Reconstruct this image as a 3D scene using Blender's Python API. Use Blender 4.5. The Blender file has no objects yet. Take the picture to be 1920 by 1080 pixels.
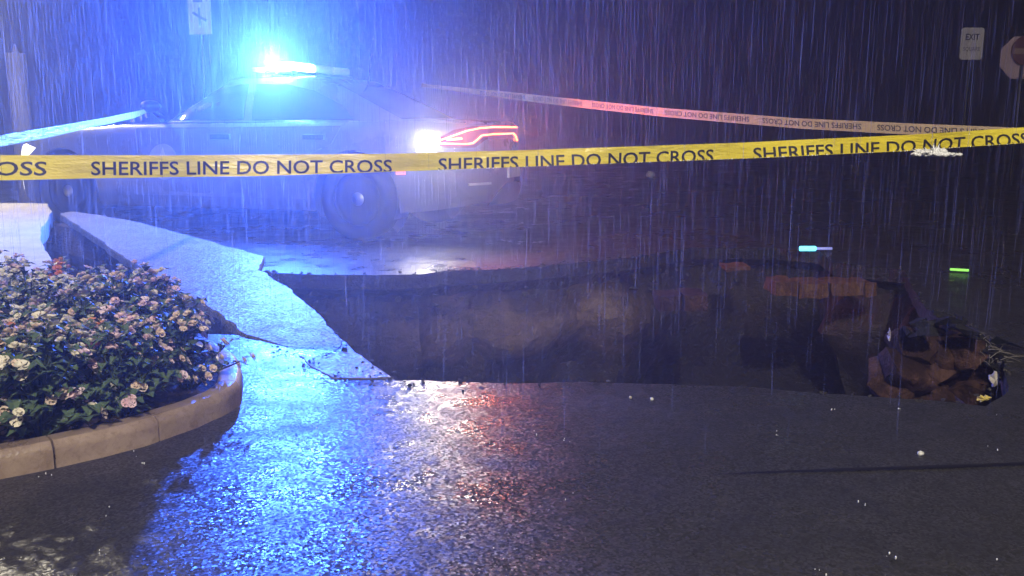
import bpy, bmesh, math, random
from mathutils import Vector, Matrix, noise
from mathutils.geometry import delaunay_2d_cdt
R = math.radians
PI = math.pi
rng = random.Random(11)
S = bpy.context.scene
C = S.collection

# ------------------------------------------------------------------ camera
CAMH, HORIZ, FPX = 1.0, 240.0, 1700.0
cam = bpy.data.cameras.new('camera')
cam.sensor_width = 36.0
cam.lens = FPX / 1920.0 * 36.0
cam.clip_start, cam.clip_end = 0.05, 2000
cob = bpy.data.objects.new('camera', cam); C.objects.link(cob)
PITCH = math.atan((540 - HORIZ) / FPX)
cob.location = (0, 0, CAMH)
cob.rotation_euler = (PI / 2 - PITCH, 0, 0)
S.camera = cob

# ------------------------------------------------------------------ world, sun, exposure
W = bpy.data.worlds.new('World'); S.world = W; W.use_nodes = True
wn = W.node_tree
sky = wn.nodes.new('ShaderNodeTexSky'); sky.sky_type = 'NISHITA'; sky.sun_disc = False
sky.sun_elevation = R(38); sky.sun_rotation = R(200)
wn.links.new(sky.outputs[0], wn.nodes['Background'].inputs[0])
wn.nodes['Background'].inputs[1].default_value = 0.0002
sun = bpy.data.lights.new('moon_light', 'SUN'); sun.energy = 0.02; sun.angle = R(0.5); sun.color = (1, .9, .75)
so = bpy.data.objects.new('moon_light', sun); C.objects.link(so)
so.rotation_euler = (R(52), 0, R(-20))

BLUE = (0.035, 0.125, 1.0)
P_STREET2 = 2900.0
P_BAR, P_STROBE, P_TAIL, P_STREET = 2900.0, 95.0, 120.0, 5700.0
HAZE_DENS, HAZE_G = 0.0185, 0.76
S.view_settings.view_transform = 'Standard'; S.view_settings.look = 'None'
S.view_settings.exposure = 0.0; S.view_settings.gamma = 1.0
try: S.view_settings.use_curve_mapping = False
except Exception: pass
cy = S.cycles
cy.use_denoising = True
cy.max_bounces = 6; cy.diffuse_bounces = 3; cy.glossy_bounces = 3; cy.transmission_bounces = 4
cy.volume_bounces = 1; cy.transparent_max_bounces = 16
cy.caustics_reflective = False; cy.caustics_refractive = False
cy.sample_clamp_indirect = 4.0

# ------------------------------------------------------------------ helpers
SP, CP = math.sin(PITCH), math.cos(PITCH)
def ray(px, py):
    a = (px - 960) / FPX; b = -(py - 540) / FPX
    return Vector((a, CP + b * SP, -SP + b * CP))
def at(px, py, d):                    # point on the sight line at y = d
    r = ray(px, py); return Vector((0, 0, CAMH)) + r * (d / r.y)
def gnd(px, py, z=0.0):               # point on the horizontal plane z
    r = ray(px, py); t = (z - CAMH) / r.z
    return Vector((0, 0, CAMH)) + r * t
def onplane(px, py, p0, n):
    r = ray(px, py); o = Vector((0, 0, CAMH)); t = (p0 - o).dot(n) / r.dot(n)
    return o + r * t
def lerp(a, b, t): return a + (b - a) * t
def interp(x, pts):
    if x <= pts[0][0]: return pts[0][1]
    for (x0, y0), (x1, y1) in zip(pts, pts[1:]):
        if x <= x1: return lerp(y0, y1, (x - x0) / (x1 - x0))
    return pts[-1][1]
def sstep(x, a, b):
    t = max(0, min(1, (x - a) / (b - a))); return t * t * (3 - 2 * t)

def link(name, me, mat=None, parent=None, smooth=False, angle=None):
    o = bpy.data.objects.new(name, me); C.objects.link(o)
    if mat is not None:
        if len(me.materials): me.materials.clear()
        for m in (mat if isinstance(mat, (list, tuple)) else [mat]): me.materials.append(m)
    if parent is not None: o.parent = parent
    if smooth or angle:
        me.polygons.foreach_set('use_smooth', [True] * len(me.polygons))
        if angle: me.set_sharp_from_angle(angle=R(angle))
    return o
def mesh(name, verts, faces):
    me = bpy.data.meshes.new(name); me.from_pydata([tuple(v) for v in verts], [], faces); me.update(); return me
def from_bm(name, bm, recalc=True):
    if recalc: bmesh.ops.recalc_face_normals(bm, faces=bm.faces)
    me = bpy.data.meshes.new(name); bm.to_mesh(me); bm.free(); return me
def add(name, verts, faces, mat, parent=None, smooth=False, angle=None):
    return link(name, mesh(name, verts, faces), mat, parent, smooth, angle)
def tag(o, label=None, cat=None, group=None, kind=None):
    if label: o['label'] = label
    if cat: o['category'] = cat
    if group: o['group'] = group
    if kind: o['kind'] = kind
    return o
def empty(name, loc=(0, 0, 0), rot=(0, 0, 0)):
    o = bpy.data.objects.new(name, None); C.objects.link(o)
    o.empty_display_size = .1; o.location = loc; o.rotation_euler = rot; return o
def box_bm(bm, lo, hi, bev=0.0):
    r = bmesh.ops.create_cube(bm, size=1.0)
    c = [(a + b) / 2 for a, b in zip(lo, hi)]; s = [b - a for a, b in zip(lo, hi)]
    for v in r['verts']: v.co = Vector((c[i] + v.co[i] * s[i] for i in range(3)))
    if bev:
        es = list({e for v in r['verts'] for e in v.link_edges})
        bmesh.ops.bevel(bm, geom=es, offset=bev, segments=2, profile=.6, affect='EDGES')
def tube_bm(bm, pts, rad, n=8, cap=True):
    pts = [Vector(p) for p in pts]; rings = []
    up = None
    for i, p in enumerate(pts):
        t = (pts[min(i + 1, len(pts) - 1)] - pts[max(i - 1, 0)]).normalized()
        if up is None:
            up = Vector((0, 0, 1)) if abs(t.z) < .9 else Vector((1, 0, 0))
        a = t.cross(up).normalized(); b = a.cross(t).normalized(); up = b
        r = rad[i] if isinstance(rad, (list, tuple)) else rad
        rings.append([bm.verts.new(p + (a * math.cos(2 * PI * k / n) + b * math.sin(2 * PI * k / n)) * r) for k in range(n)])
    for r0, r1 in zip(rings, rings[1:]):
        for k in range(n): bm.faces.new((r0[k], r0[(k + 1) % n], r1[(k + 1) % n], r1[k]))
    if cap: bm.faces.new(rings[0][::-1]); bm.faces.new(rings[-1])
def lathe_bm(bm, prof, n=24, axis='Y'):
    rings = []
    for r, h in prof:
        ring = []
        for k in range(n):
            a = 2 * PI * k / n; c, s = r * math.cos(a), r * math.sin(a)
            ring.append(bm.verts.new((c, h, s) if axis == 'Y' else (c, s, h)))
        rings.append(ring)
    for r0, r1 in zip(rings, rings[1:]):
        for k in range(n): bm.faces.new((r0[k], r0[(k + 1) % n], r1[(k + 1) % n], r1[k]))
    return rings
def prism_bm(bm, poly, z0, z1):      # convex-or-not polygon with caps
    a = [bm.verts.new((p[0], p[1], z0)) for p in poly]; b = [bm.verts.new((p[0], p[1], z1)) for p in poly]
    n = len(poly)
    for i in range(n): bm.faces.new((a[i], a[(i + 1) % n], b[(i + 1) % n], b[i]))
    bm.faces.new(a[::-1]); bm.faces.new(b)
def refine(poly, step, jit, seed=0, closed=True):
    r = random.Random(seed); out = []
    n = len(poly)
    for i in range(n if closed else n - 1):
        a, b = Vector(poly[i]), Vector(poly[(i + 1) % n])
        L = (b - a).length; k = max(1, int(L / step))
        nrm = Vector((-(b - a).y, (b - a).x, 0)).normalized()
        for j in range(k):
            p = a.lerp(b, j / k)
            w = noise.noise(p * 3.1 + Vector((seed, 0, 0))) * 1.2 + noise.noise(p * 9.0) * .6 + r.uniform(-.3, .3)
            out.append(p + nrm * w * jit)
    if not closed: out.append(Vector(poly[-1]))
    return out

# ------------------------------------------------------------------ materials
def mat(name, base=(.5, .5, .5), rough=.5, metal=0., spec=.5, coat=0., emis=None, es=0.):
    m = bpy.data.materials.new(name); m.use_nodes = True
    b = m.node_tree.nodes['Principled BSDF']
    b.inputs['Base Color'].default_value = (*base, 1)
    b.inputs['Roughness'].default_value = rough; b.inputs['Metallic'].default_value = metal
    b.inputs['Specular IOR Level'].default_value = spec; b.inputs['Coat Weight'].default_value = coat
    b.inputs['Coat Roughness'].default_value = .08
    if emis: b.inputs['Emission Color'].default_value = (*emis, 1); b.inputs['Emission Strength'].default_value = es
    return m
class NT:
    def __init__(s, m): s.t = m.node_tree; s.b = s.t.nodes['Principled BSDF']; s.tc = s.t.nodes.new('ShaderNodeTexCoord')
    def n(s, typ, **kw):
        x = s.t.nodes.new(typ)
        for k, v in kw.items(): setattr(x, k, v)
        return x
    def l(s, a, b): s.t.links.new(a, b)
    def noise(s, scale, detail=4, rough=.6, coord='Object', stretch=None):
        x = s.n('ShaderNodeTexNoise'); x.inputs['Scale'].default_value = scale; x.inputs['Detail'].default_value = detail
        x.inputs['Roughness'].default_value = rough
        src = s.tc.outputs[coord]
        if stretch:
            mp = s.n('ShaderNodeMapping'); mp.inputs['Scale'].default_value = stretch; s.l(src, mp.inputs[0]); src = mp.outputs[0]
        s.l(src, x.inputs['Vector']); return x.outputs['Fac']
    def voro(s, scale, feature='F1'):
        x = s.n('ShaderNodeTexVoronoi', feature=feature); x.inputs['Scale'].default_value = scale
        s.l(s.tc.outputs['Object'], x.inputs['Vector']); return x
    def ramp(s, fac, stops):
        x = s.n('ShaderNodeValToRGB'); e = x.color_ramp.elements
        while len(e) < len(stops): e.new(.5)
        for el, (p, c) in zip(e, stops): el.position = p; el.color = (*c, 1) if len(c) == 3 else c
        s.l(fac, x.inputs[0]); return x.outputs[0]
    def mix(s, fac, a, b, mode='MIX'):
        x = s.n('ShaderNodeMix', data_type='RGBA', blend_type=mode)
        for sock, v in ((x.inputs[0], fac), (x.inputs[6], a), (x.inputs[7], b)):
            if isinstance(v, (int, float)): sock.default_value = v
            elif isinstance(v, tuple): sock.default_value = (*v, 1)
            else: s.l(v, sock)
        return x.outputs[2]
    def math(s, op, a, b=0.):
        x = s.n('ShaderNodeMath', operation=op)
        for sock, v in zip(x.inputs, (a, b)):
            if isinstance(v, (int, float)): sock.default_value = v
            else: s.l(v, sock)
        return x.outputs[0]
    def rng(s, v, a, b, c, d):
        x = s.n('ShaderNodeMapRange'); s.l(v, x.inputs[0])
        for i, q in enumerate((a, b, c, d)): x.inputs[i + 1].default_value = q
        return x.outputs[0]
    def bump(s, h, strength, dist):
        x = s.n('ShaderNodeBump'); x.inputs['Strength'].default_value = strength; x.inputs['Distance'].default_value = dist
        s.l(h, x.inputs['Height']); s.l(x.outputs[0], s.b.inputs['Normal'])
    def col(s, c): s.l(c, s.b.inputs['Base Color'])
    def rough(s, c): s.l(c, s.b.inputs['Roughness'])

def grain(name, c0, c1, scale, bump, dist, r0, r1, spec=.5, patch=None, facet=.3):
    m = mat(name, c0, .3, spec=spec); t = NT(m)
    v = t.voro(scale); v2 = t.noise(scale * .55, 3, .7)
    big = t.noise(.9, 5, .6); mid = t.noise(6, 4, .6)
    cc = t.ramp(v.outputs['Color'], [(.2, c0), (.85, c1)])
    cc = t.mix(t.rng(mid, .3, .7, .0, .45), cc, tuple(x * .6 for x in c0))
    if patch: cc = t.mix(t.rng(big, .5, .62, 0, .8), cc, patch)
    t.col(cc)
    t.rough(t.rng(t.math('ADD', t.math('MULTIPLY', big, .6), t.math('MULTIPLY', mid, .4)), .40, .60, r0, r1))
    # every stone of the aggregate is a little facet with its own tilt
    vs = t.n('ShaderNodeVectorMath', operation='SUBTRACT'); t.l(v.outputs['Color'], vs.inputs[0]); vs.inputs[1].default_value = (.5, .5, .5)
    sc = t.n('ShaderNodeVectorMath', operation='SCALE'); t.l(vs.outputs[0], sc.inputs[0]); sc.inputs['Scale'].default_value = facet
    bp = t.n('ShaderNodeBump'); bp.inputs['Strength'].default_value = bump; bp.inputs['Distance'].default_value = dist; t.l(v2, bp.inputs['Height'])
    ad = t.n('ShaderNodeVectorMath', operation='ADD'); t.l(bp.outputs[0], ad.inputs[0]); t.l(sc.outputs[0], ad.inputs[1])
    nm = t.n('ShaderNodeVectorMath', operation='NORMALIZE'); t.l(ad.outputs[0], nm.inputs[0]); t.l(nm.outputs[0], t.b.inputs['Normal'])
    return m
M_ASPH = grain('wet_asphalt', (.03, .03, .032), (.075, .072, .07), 150, .3, .003, .21, .50, .29, facet=.25)
M_CONC = grain('wet_concrete', (.10, .096, .085), (.30, .285, .245), 110, .5, .004, .42, .6, .34, facet=.34)
M_PAVE = grain('pale_concrete', (.58, .52, .34), (.70, .63, .43), 60, .3, .004, .55, .8, .3, facet=.15)
M_APRON = grain('old_apron', (.09, .08, .077), (.18, .16, .15), 110, .5, .004, .38, .55, .4)
def clay_mat():
    m = mat('clay_wall', (.1, .06, .04), .6, spec=.4); t = NT(m)
    sep = t.n('ShaderNodeSeparateXYZ'); t.l(t.tc.outputs['Object'], sep.inputs[0])
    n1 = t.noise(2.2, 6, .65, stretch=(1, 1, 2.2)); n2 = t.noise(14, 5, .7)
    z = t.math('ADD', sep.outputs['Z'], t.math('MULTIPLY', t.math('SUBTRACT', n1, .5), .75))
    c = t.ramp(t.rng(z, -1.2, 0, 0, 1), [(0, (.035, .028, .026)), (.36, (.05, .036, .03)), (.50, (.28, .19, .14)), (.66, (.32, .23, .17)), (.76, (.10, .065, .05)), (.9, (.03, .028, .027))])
    c = t.mix(t.rng(n2, .35, .7, 0, .6), c, (.06, .042, .034))
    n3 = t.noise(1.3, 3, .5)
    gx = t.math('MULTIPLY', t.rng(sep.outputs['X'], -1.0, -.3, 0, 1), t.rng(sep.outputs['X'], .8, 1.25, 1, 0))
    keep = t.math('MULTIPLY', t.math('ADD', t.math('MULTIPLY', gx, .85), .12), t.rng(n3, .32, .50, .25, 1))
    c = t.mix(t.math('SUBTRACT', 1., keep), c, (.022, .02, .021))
    t.col(c); t.bump(t.math('ADD', n2, t.math('MULTIPLY', n1, 2)), .8, .05)
    t.rough(t.rng(n2, .3, .7, .35, .7)); return m
M_CLAY = clay_mat()
def soil_mat(name, c0, c1, c2, sc=6):
    m = mat(name, c0, .8, spec=.15); t = NT(m)
    n1 = t.noise(sc, 6, .7); n2 = t.noise(sc * 5, 4, .7)
    c = t.ramp(n1, [(.3, c0), (.5, c1), (.68, c2)]); c = t.mix(t.rng(n2, .4, .7, 0, .55), c, tuple(x * .5 for x in c0))
    t.col(c); t.bump(t.math('ADD', n2, n1), .8, .03); return m
M_SOIL = soil_mat('bed_soil', (.03, .022, .017), (.05, .035, .025), (.08, .055, .04), 9)
M_REDCLAY = soil_mat('red_clay', (.02, .011, .009), (.045, .023, .018), (.15, .08, .06), 4)
M_BRICK = soil_mat('orange_clay', (.09, .04, .02), (.20, .10, .045), (.30, .17, .08), 12)
M_DARKCHUNK = soil_mat('dark_road_base', (.014, .014, .015), (.03, .03, .03), (.06, .058, .055), 14)
def kerb_mat():
    m = mat('kerb_concrete', (.4, .26, .17), .35, spec=.5); t = NT(m)
    n1 = t.noise(7, 5, .65); n2 = t.noise(60, 3, .7)
    c = t.ramp(n1, [(.25, (.25, .18, .13)), (.55, (.40, .30, .22)), (.8, (.50, .40, .31))])
    c = t.mix(t.rng(n2, .5, .75, 0, .5), c, (.14, .09, .06)); t.col(c); t.bump(t.math('ADD', n1, n2), .4, .006)
    t.rough(t.rng(n1, .3, .7, .22, .5)); return m
M_KERB = kerb_mat()
def leaf_mat(name, c0, c1):
    m = mat(name, c0, .5, spec=.35); t = NT(m)
    oi = t.n('ShaderNodeObjectInfo'); n1 = t.noise(30, 2, .6)
    c = t.mix(t.math('ADD', t.math('MULTIPLY', oi.outputs['Random'], .6), t.math('MULTIPLY', n1, .5)), c0, c1); t.col(c)
    t.b.inputs['Subsurface Weight'].default_value = 0; return m
M_LEAF = leaf_mat('leaf_green', (.04, .075, .04), (.12, .18, .09))
M_STEM = mat('stem_green', (.05, .07, .03), .5)
def petal(name, c0, c1):
    m = mat(name, c0, .55, spec=.3); t = NT(m)
    oi = t.n('ShaderNodeObjectInfo'); n = t.noise(40, 2, .5)
    t.col(t.mix(t.math('ADD', t.math('MULTIPLY', oi.outputs['Random'], .7), t.math('MULTIPLY', n, .35)), c0, c1)); return m
M_PET = [petal('cream_petal', (.76, .69, .50), (.86, .82, .68)), petal('pink_petal', (.76, .50, .54), (.86, .72, .75)),
         petal('peach_petal', (.76, .56, .42), (.80, .68, .54)), petal('orange_petal', (.70, .20, .08), (.75, .33, .14))]
def paint(name, base):
    m = mat(name, base, .3, spec=.5, coat=.6); t = NT(m)
    n = t.noise(3, 5, .65); d = t.noise(90, 2, .6)
    sep = t.n('ShaderNodeSeparateXYZ'); t.l(t.tc.outputs['Object'], sep.inputs[0])
    dirt = t.math('MULTIPLY', t.rng(sep.outputs['Z'], .2, .75, .45, .0), n)
    t.col(t.mix(dirt, base, (.16, .13, .10))); t.rough(t.rng(n, .3, .7, .22, .36)); t.bump(d, .12, .002); return m
M_WHITE = paint('silver_grey_paint', (.14, .14, .145))
M_GLASS = mat('tinted_car_glass', (.012, .013, .016), .06, spec=.6)
M_BLACK = mat('black_trim', (.015, .015, .016), .45)
M_RUBBER = mat('tyre_rubber', (.008, .008, .009), .8, spec=.1)
M_RIM = mat('steel_rim', (.012, .012, .013), .8, spec=.1)
M_CHROME = mat('hub_chrome', (.35, .35, .36), .35, metal=1)
M_REDLENS = mat('red_lens', (.12, .006, .006), .12, spec=.6, coat=.5)
M_LED = mat('red_led_strip', (.8, .1, .05), .3, emis=(1.0, .20, .05), es=7)
M_LEDW = mat('white_strobe_lens', (.9, .9, .9), .3, emis=(1, .96, .86), es=110)
M_BARLENS = mat('blue_bar_lens', (.3, .5, .9), .2, emis=(.22, .55, 1.0), es=70)
M_BARDIM = mat('clear_bar_lens', (.5, .55, .6), .15, emis=(.3, .5, 1), es=.25)
M_MARK = mat('side_marker_lens', (.6, .04, .03), .2, emis=(1, .12, .06), es=2.5)
M_HEAD = mat('headlight_lens', (.8, .8, .78), .1, emis=(1, .95, .85), es=2.6)
M_DECAL = mat('grey_decal', (.33, .34, .40), .4)
M_DECAL2 = mat('silver_decal', (.52, .53, .58), .4)
M_PLATE = mat('white_plate', (.75, .76, .74), .35)
M_INK2 = mat('grey_ink', (.03, .028, .03), .6)
M_INK = mat('black_ink', (.02, .018, .022), .55)
def tape_mat(name, a, b):
    m = mat(name, a, .28, spec=.5); t = NT(m)
    n = t.noise(9, 4, .6, stretch=(1, 1, 4)); n2 = t.noise(2.2, 3, .6)
    t.col(t.mix(t.rng(n2, .35, .65, 0, 1), a, b)); t.bump(t.math('ADD', n, t.math('MULTIPLY', t.noise(3.2, 3, .6, stretch=(1, 1, .3)), 2)), .9, .012)
    return m
M_TAPE = tape_mat('yellow_tape', (.82, .66, .035), (.86, .74, .08))
M_TAPE2 = tape_mat('pale_tape_back', (.76, .60, .30), (.70, .56, .26))
M_TAPE3 = tape_mat('pale_yellow_tape', (.84, .74, .22), (.82, .70, .16))  # paler, less saturated yellow than the near tape
M_SIGN = mat('white_sign_face', (.80, .76, .74), .5)
M_STEEL = mat('galvanised_post', (.10, .10, .105), .5, metal=.4)
M_OCT = mat('pink_lit_sign_back', (.78, .58, .60), .45)  # pink light falling on pale metal, put into the plate colour
M_DISC = mat('faded_red_disc', (.20, .075, .05), .5)
M_DISCBAR = mat('pale_disc_bar', (.42, .30, .26), .5)
M_WATER = mat('splashed_water', (.9, .92, .93), .3, spec=.5)
M_GLOWC = mat('cyan_glow_tube', (.2, .8, .9), .3, emis=(.12, .8, 1), es=3.5)
M_GLOWB = mat('lavender_glow_tube', (.4, .4, .8), .3, emis=(.25, .28, .75), es=.9)
M_GLOWG = mat('green_glow_tube', (.4, .9, .2), .3, emis=(.3, .9, .12), es=1.1)
M_SCRAPY = mat('yellow_scrap', (.75, .6, .16), .5)
M_SCRAPW = mat('pale_scrap', (.5, .46, .42), .5)
M_DARKLEAF = mat('dark_wet_leaf', (.018, .022, .022), .35)
def rain_mat():
    m = bpy.data.materials.new('falling_rain'); m.use_nodes = True; nt = m.node_tree; nt.nodes.clear()
    o = nt.nodes.new('ShaderNodeOutputMaterial'); d = nt.nodes.new('ShaderNodeBsdfDiffuse'); tr = nt.nodes.new('ShaderNodeBsdfTranslucent')
    d.inputs[0].default_value = tr.inputs[0].default_value = (.75, .78, .8, 1)
    x = nt.nodes.new('ShaderNodeMixShader'); x.inputs[0].default_value = .92
    tp = nt.nodes.new('ShaderNodeBsdfTransparent'); y = nt.nodes.new('ShaderNodeMixShader'); y.inputs[0].default_value = RAIN_OP
    nt.links.new(d.outputs[0], x.inputs[1]); nt.links.new(tr.outputs[0], x.inputs[2])
    nt.links.new(tp.outputs[0], y.inputs[1]); nt.links.new(x.outputs[0], y.inputs[2]); nt.links.new(y.outputs[0], o.inputs[0])
    return m
RAIN_OP = .30
M_RAIN = rain_mat()

# ------------------------------------------------------------------ ground with the hole
def P2(l, z=0.0): return [gnd(x, y, z) for x, y in l]
HOLE_PX = [(742, 713), (800, 714), (900, 717), (1000, 719), (1100, 717), (1250, 720), (1400, 725), (1540, 737), (1660, 745), (1760, 752), (1850, 762),
           (1890, 735), (1888, 690), (1860, 640), (1810, 606), (1735, 580), (1712, 540), (1695, 506), (1640, 500), (1562, 492), (1535, 472), (1450, 464),
           (1300, 465), (1180, 483), (1090, 492), (1000, 500), (930, 505), (830, 508), (790, 514), (700, 516), (600, 515), (495, 511),
           (560, 562), (606, 603), (650, 648), (700, 684)]
hole = refine(P2(HOLE_PX), .07, .012, 3)
GAP_W = [Vector(p + (0,)) for p in [(-4.25, 8.0), (-3.65, 8.0), (-3.0, 7.2), (-2.55, 6.3), (-2.1, 5.35), (-1.45, 4.60), (-1.27, 4.33), (-1.52, 4.36), (-1.95, 4.42), (-2.4, 4.9), (-3.1, 5.6), (-3.9, 6.6)]]
gap = refine(GAP_W, .12, .012, 7)
def cdt_sheet(name, outer, holes, grid, mt):
    pts, edges = [], []
    def loop(l):
        b = len(pts); pts.extend(Vector((p[0], p[1])) for p in l)
        edges.extend((b + i, b + (i + 1) % len(l)) for i in range(len(l)))
    loop(outer)
    for h in holes: loop(h)
    def inside(p, poly):
        c = False; n = len(poly)
        for i in range(n):
            a, b = poly[i], poly[(i + 1) % n]
            if (a[1] > p[1]) != (b[1] > p[1]) and p[0] < (b[0] - a[0]) * (p[1] - a[1]) / (b[1] - a[1]) + a[0]: c = not c
        return c
    for g in grid:
        if not any(inside(g, h) for h in holes): pts.append(Vector(g))
    v, e, f, *_ = delaunay_2d_cdt(pts, edges, [], 0, 1e-5)
    faces = []
    for q in f:
        c = sum((v[i] for i in q), Vector((0, 0))) / len(q)
        if any(inside(c, h) for h in holes) or not inside(c, outer): continue
        faces.append(q)
    me = mesh(name, [(a.x, a.y, 0) for a in v], faces)
    bm = bmesh.new(); bm.from_mesh(me)
    for fc in bm.faces:
        fc.normal_update()
        if fc.normal.z < 0: fc.normal_flip()
    bm.to_mesh(me); bm.free()
    return link(name, me, mt)
grid = [(-8 + i * .5 + rng.uniform(-.1, .1), 1 + j * .5 + rng.uniform(-.1, .1)) for i in range(36) for j in range(26)]
road = cdt_sheet('road', [(-220, -60, 0), (220, -60, 0), (220, 420, 0), (-220, 420, 0)], [hole, gap], grid, M_ASPH)
tag(road, 'wet dark asphalt road surface around the sinkhole', kind='structure')

def hole_wall(name, poly, prof, mt, seed, amp=1.0):
    """prof: list of (z, outward offset); rings below the edge"""
    n = len(poly); cen = sum(poly, Vector()) / n
    area = sum(poly[i].x * poly[(i + 1) % n].y - poly[(i + 1) % n].x * poly[i].y for i in range(n))
    verts, faces = [], []
    for k, (z, off) in enumerate(prof):
        for i, p in enumerate(poly):
            t = (poly[(i + 1) % n] - poly[i - 1]); nn = Vector((t.y, -t.x, 0)).normalized() * (1 if area > 0 else -1)
            q = Vector((p.x, p.y, z))
            a = amp * min(1, k / 3) if k > 1 else 0
            w = noise.noise(q * 1.7 + Vector((seed, 3, 1))) * .16 + noise.noise(q * 5.3) * .07 + noise.noise(q * 13) * .025
            q = q + nn * (off + w * a)
            if k > 1: q.z += noise.noise(Vector((p.x * 4, p.y * 4, k * 1.7))) * .035 * a
            verts.append(q)
    for k in range(len(prof) - 1):
        for i in range(n):
            j = (i + 1) % n
            faces.append((k * n + i, k * n + j, (k + 1) * n + j, (k + 1) * n + i))
    b = (len(prof) - 1) * n
    verts.append(Vector((cen.x, cen.y, prof[-1][0] - .1)))
    for i in range(n): faces.append((b + i, b + (i + 1) % n, len(verts) - 1))
    o = add(name, verts, faces, mt, smooth=True, angle=38); bm = bmesh.new(); bm.from_mesh(o.data)
    bmesh.ops.recalc_face_normals(bm, faces=bm.faces)
    bm.to_mesh(o.data); bm.free(); o.data.set_sharp_from_angle(angle=R(38)); return o
PROF = [(0, 0), (-.10, .004), (-.13, .10), (-.19, .16), (-.26, .10), (-.34, .05), (-.44, .02), (-.54, .02), (-.64, .08), (-.74, .15), (-.88, .20), (-1.1, .22), (-1.4, .18), (-1.7, .05)]
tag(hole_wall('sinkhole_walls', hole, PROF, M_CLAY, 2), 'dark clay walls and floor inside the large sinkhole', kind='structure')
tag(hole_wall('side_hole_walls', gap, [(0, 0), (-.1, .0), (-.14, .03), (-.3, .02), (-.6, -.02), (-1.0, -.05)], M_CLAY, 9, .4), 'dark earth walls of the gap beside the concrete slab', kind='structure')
# broken road layer: a ragged darker rim lip just under the road edge is in the first two rings of the wall

# tilted concrete slab strip
A, B, D3 = at(120, 399, 8.3), gnd(462, 630, .006), gnd(640, 656, -.004)
pn = (B - A).cross(D3 - A).normalized()
if pn.z < 0: pn = -pn
def plate(name, px, p0, n, thick, mt, seed, step=.09, jit=.012, lift=.012, below=.5, label=None, kind=None, skirt_in=.08):
    top = refine([onplane(x, y, p0, n) + Vector((0, 0, lift)) for x, y in px], step, jit, seed)
    nn = len(top); cen = sum(top, Vector()) / nn
    sgn = 1 if sum(top[i].x * top[(i + 1) % nn].y - top[(i + 1) % nn].x * top[i].y for i in range(nn)) > 0 else -1
    bm = bmesh.new()
    def ring(dz, inn):
        out = []
        for p in top:
            i_ = top.index(p); e_ = top[(i_ + 2) % nn] - top[i_ - 2]; d = Vector((-e_.y, e_.x, 0)) * sgn
            q = p + d.normalized() * (inn + (noise.noise(p * 4 + Vector((dz * 9, 0, 0))) * .05 if inn > .02 else 0)); q.z = p.z + dz
            out.append(bm.verts.new(q))
        return out
    rings = [ring(0, .004), ring(-.012, 0), ring(-thick, .004), ring(-thick - .03, skirt_in), ring(-thick - below * .5, skirt_in * 1.3), ring(-thick - below, skirt_in)]
    for k_, (r0, r1) in enumerate(zip(rings, rings[1:])):
        for i in range(nn):
            f = bm.faces.new((r0[i], r0[(i + 1) % nn], r1[(i + 1) % nn], r1[i])); f.material_index = 1 if k_ >= 2 else 0
    # top by CDT in plan
    v, e, f, *_ = delaunay_2d_cdt([Vector((p.co.x, p.co.y)) for p in rings[0]], [(i, (i + 1) % nn) for i in range(nn)], [], 1, 1e-6)
    for q in f:
        try: bm.faces.new([rings[0][i] for i in q])
        except Exception: pass
    o = link(name, from_bm(name, bm), [mt, M_SOIL])
    tag(o, label, kind=kind); return o
SLAB_PX = [(112, 402), (135, 398), (190, 405), (250, 415), (340, 440), (400, 455), (432, 465), (500, 482), (488, 508), (530, 533), (562, 560), (604, 600), (642, 640), (644, 652),
           (632, 661), (600, 666), (570, 661), (540, 657), (500, 643), (462, 630), (440, 612), (420, 596), (360, 560), (300, 523), (240, 488), (180, 447), (140, 420)]
slab = plate('concrete_slab', SLAB_PX, A, pn, .06, M_CONC, 5, skirt_in=.26, lift=.007, jit=.02, step=.06, label='long pale grey slab of broken concrete tilted along the left edge of the sinkhole')
tag(slab, cat='slab')
apron = plate('asphalt_apron', [(640, 660), (652, 650), (700, 685), (740, 711), (690, 712), (628, 710), (585, 690), (560, 668), (600, 671)], gnd(640, 690), Vector((0, 0, 1)), .08, M_APRON, 8, step=.05, jit=.016, lift=.005, below=.12,
              label='short pinkish wedge of cracked apron between the slab and the near road')
tag(apron, cat='slab')
# pale pavement at far left
p0, p1, p2 = at(0, 520, 5.0), at(95, 410, 8.0), at(0, 400, 8.35)
n2 = (p1 - p0).cross(p2 - p0).normalized(); n2 = n2 if n2.z > 0 else -n2
PAVE_PX = [(60, 383), (90, 384), (98, 398), (92, 412), (84, 424), (77, 440), (79, 456), (84, 472), (92, 486), (104, 500), (128, 520), (155, 545), (175, 580), (60, 600), (-160, 600), (-420, 560), (-330, 440), (-240, 383)]
pave = plate('pavement', PAVE_PX, p0, n2, .14, M_PAVE, 12, label='pale lit concrete pavement broken off beside the flower bed', kind='structure', below=.7, skirt_in=.05)

# ------------------------------------------------------------------ planter: kerb, soil, plants
KOUT = [gnd(x, y, .085) for x, y in [(404, 640), (424, 648), (441, 663), (451, 683), (452, 700), (446, 716), (424, 732), (390, 747), (330, 769), (240, 796), (140, 818), (40, 838), (-80, 858), (-260, 880)]]
KOUT = [gnd(350, 628, .085), gnd(300, 620, .085)][::-1] + KOUT
def smooth_path(pts, k=5):
    out = []; n = len(pts)
    for i in range(n - 1):
        a, b, c, d = pts[max(i - 1, 0)], pts[i], pts[i + 1], pts[min(i + 2, n - 1)]
        for j in range(k):
            t = j / k
            out.append(.5 * ((2 * b) + (c - a) * t + (2 * a - 5 * b + 4 * c - d) * t * t + (3 * b - a - 3 * c + d) * t ** 3))
    out.append(pts[-1]); return out
kp = smooth_path(KOUT, 5)
kerb = empty('planter_kerb', (kp[20].x, kp[20].y, 0)); kinv = Vector(kerb.location)
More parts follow.
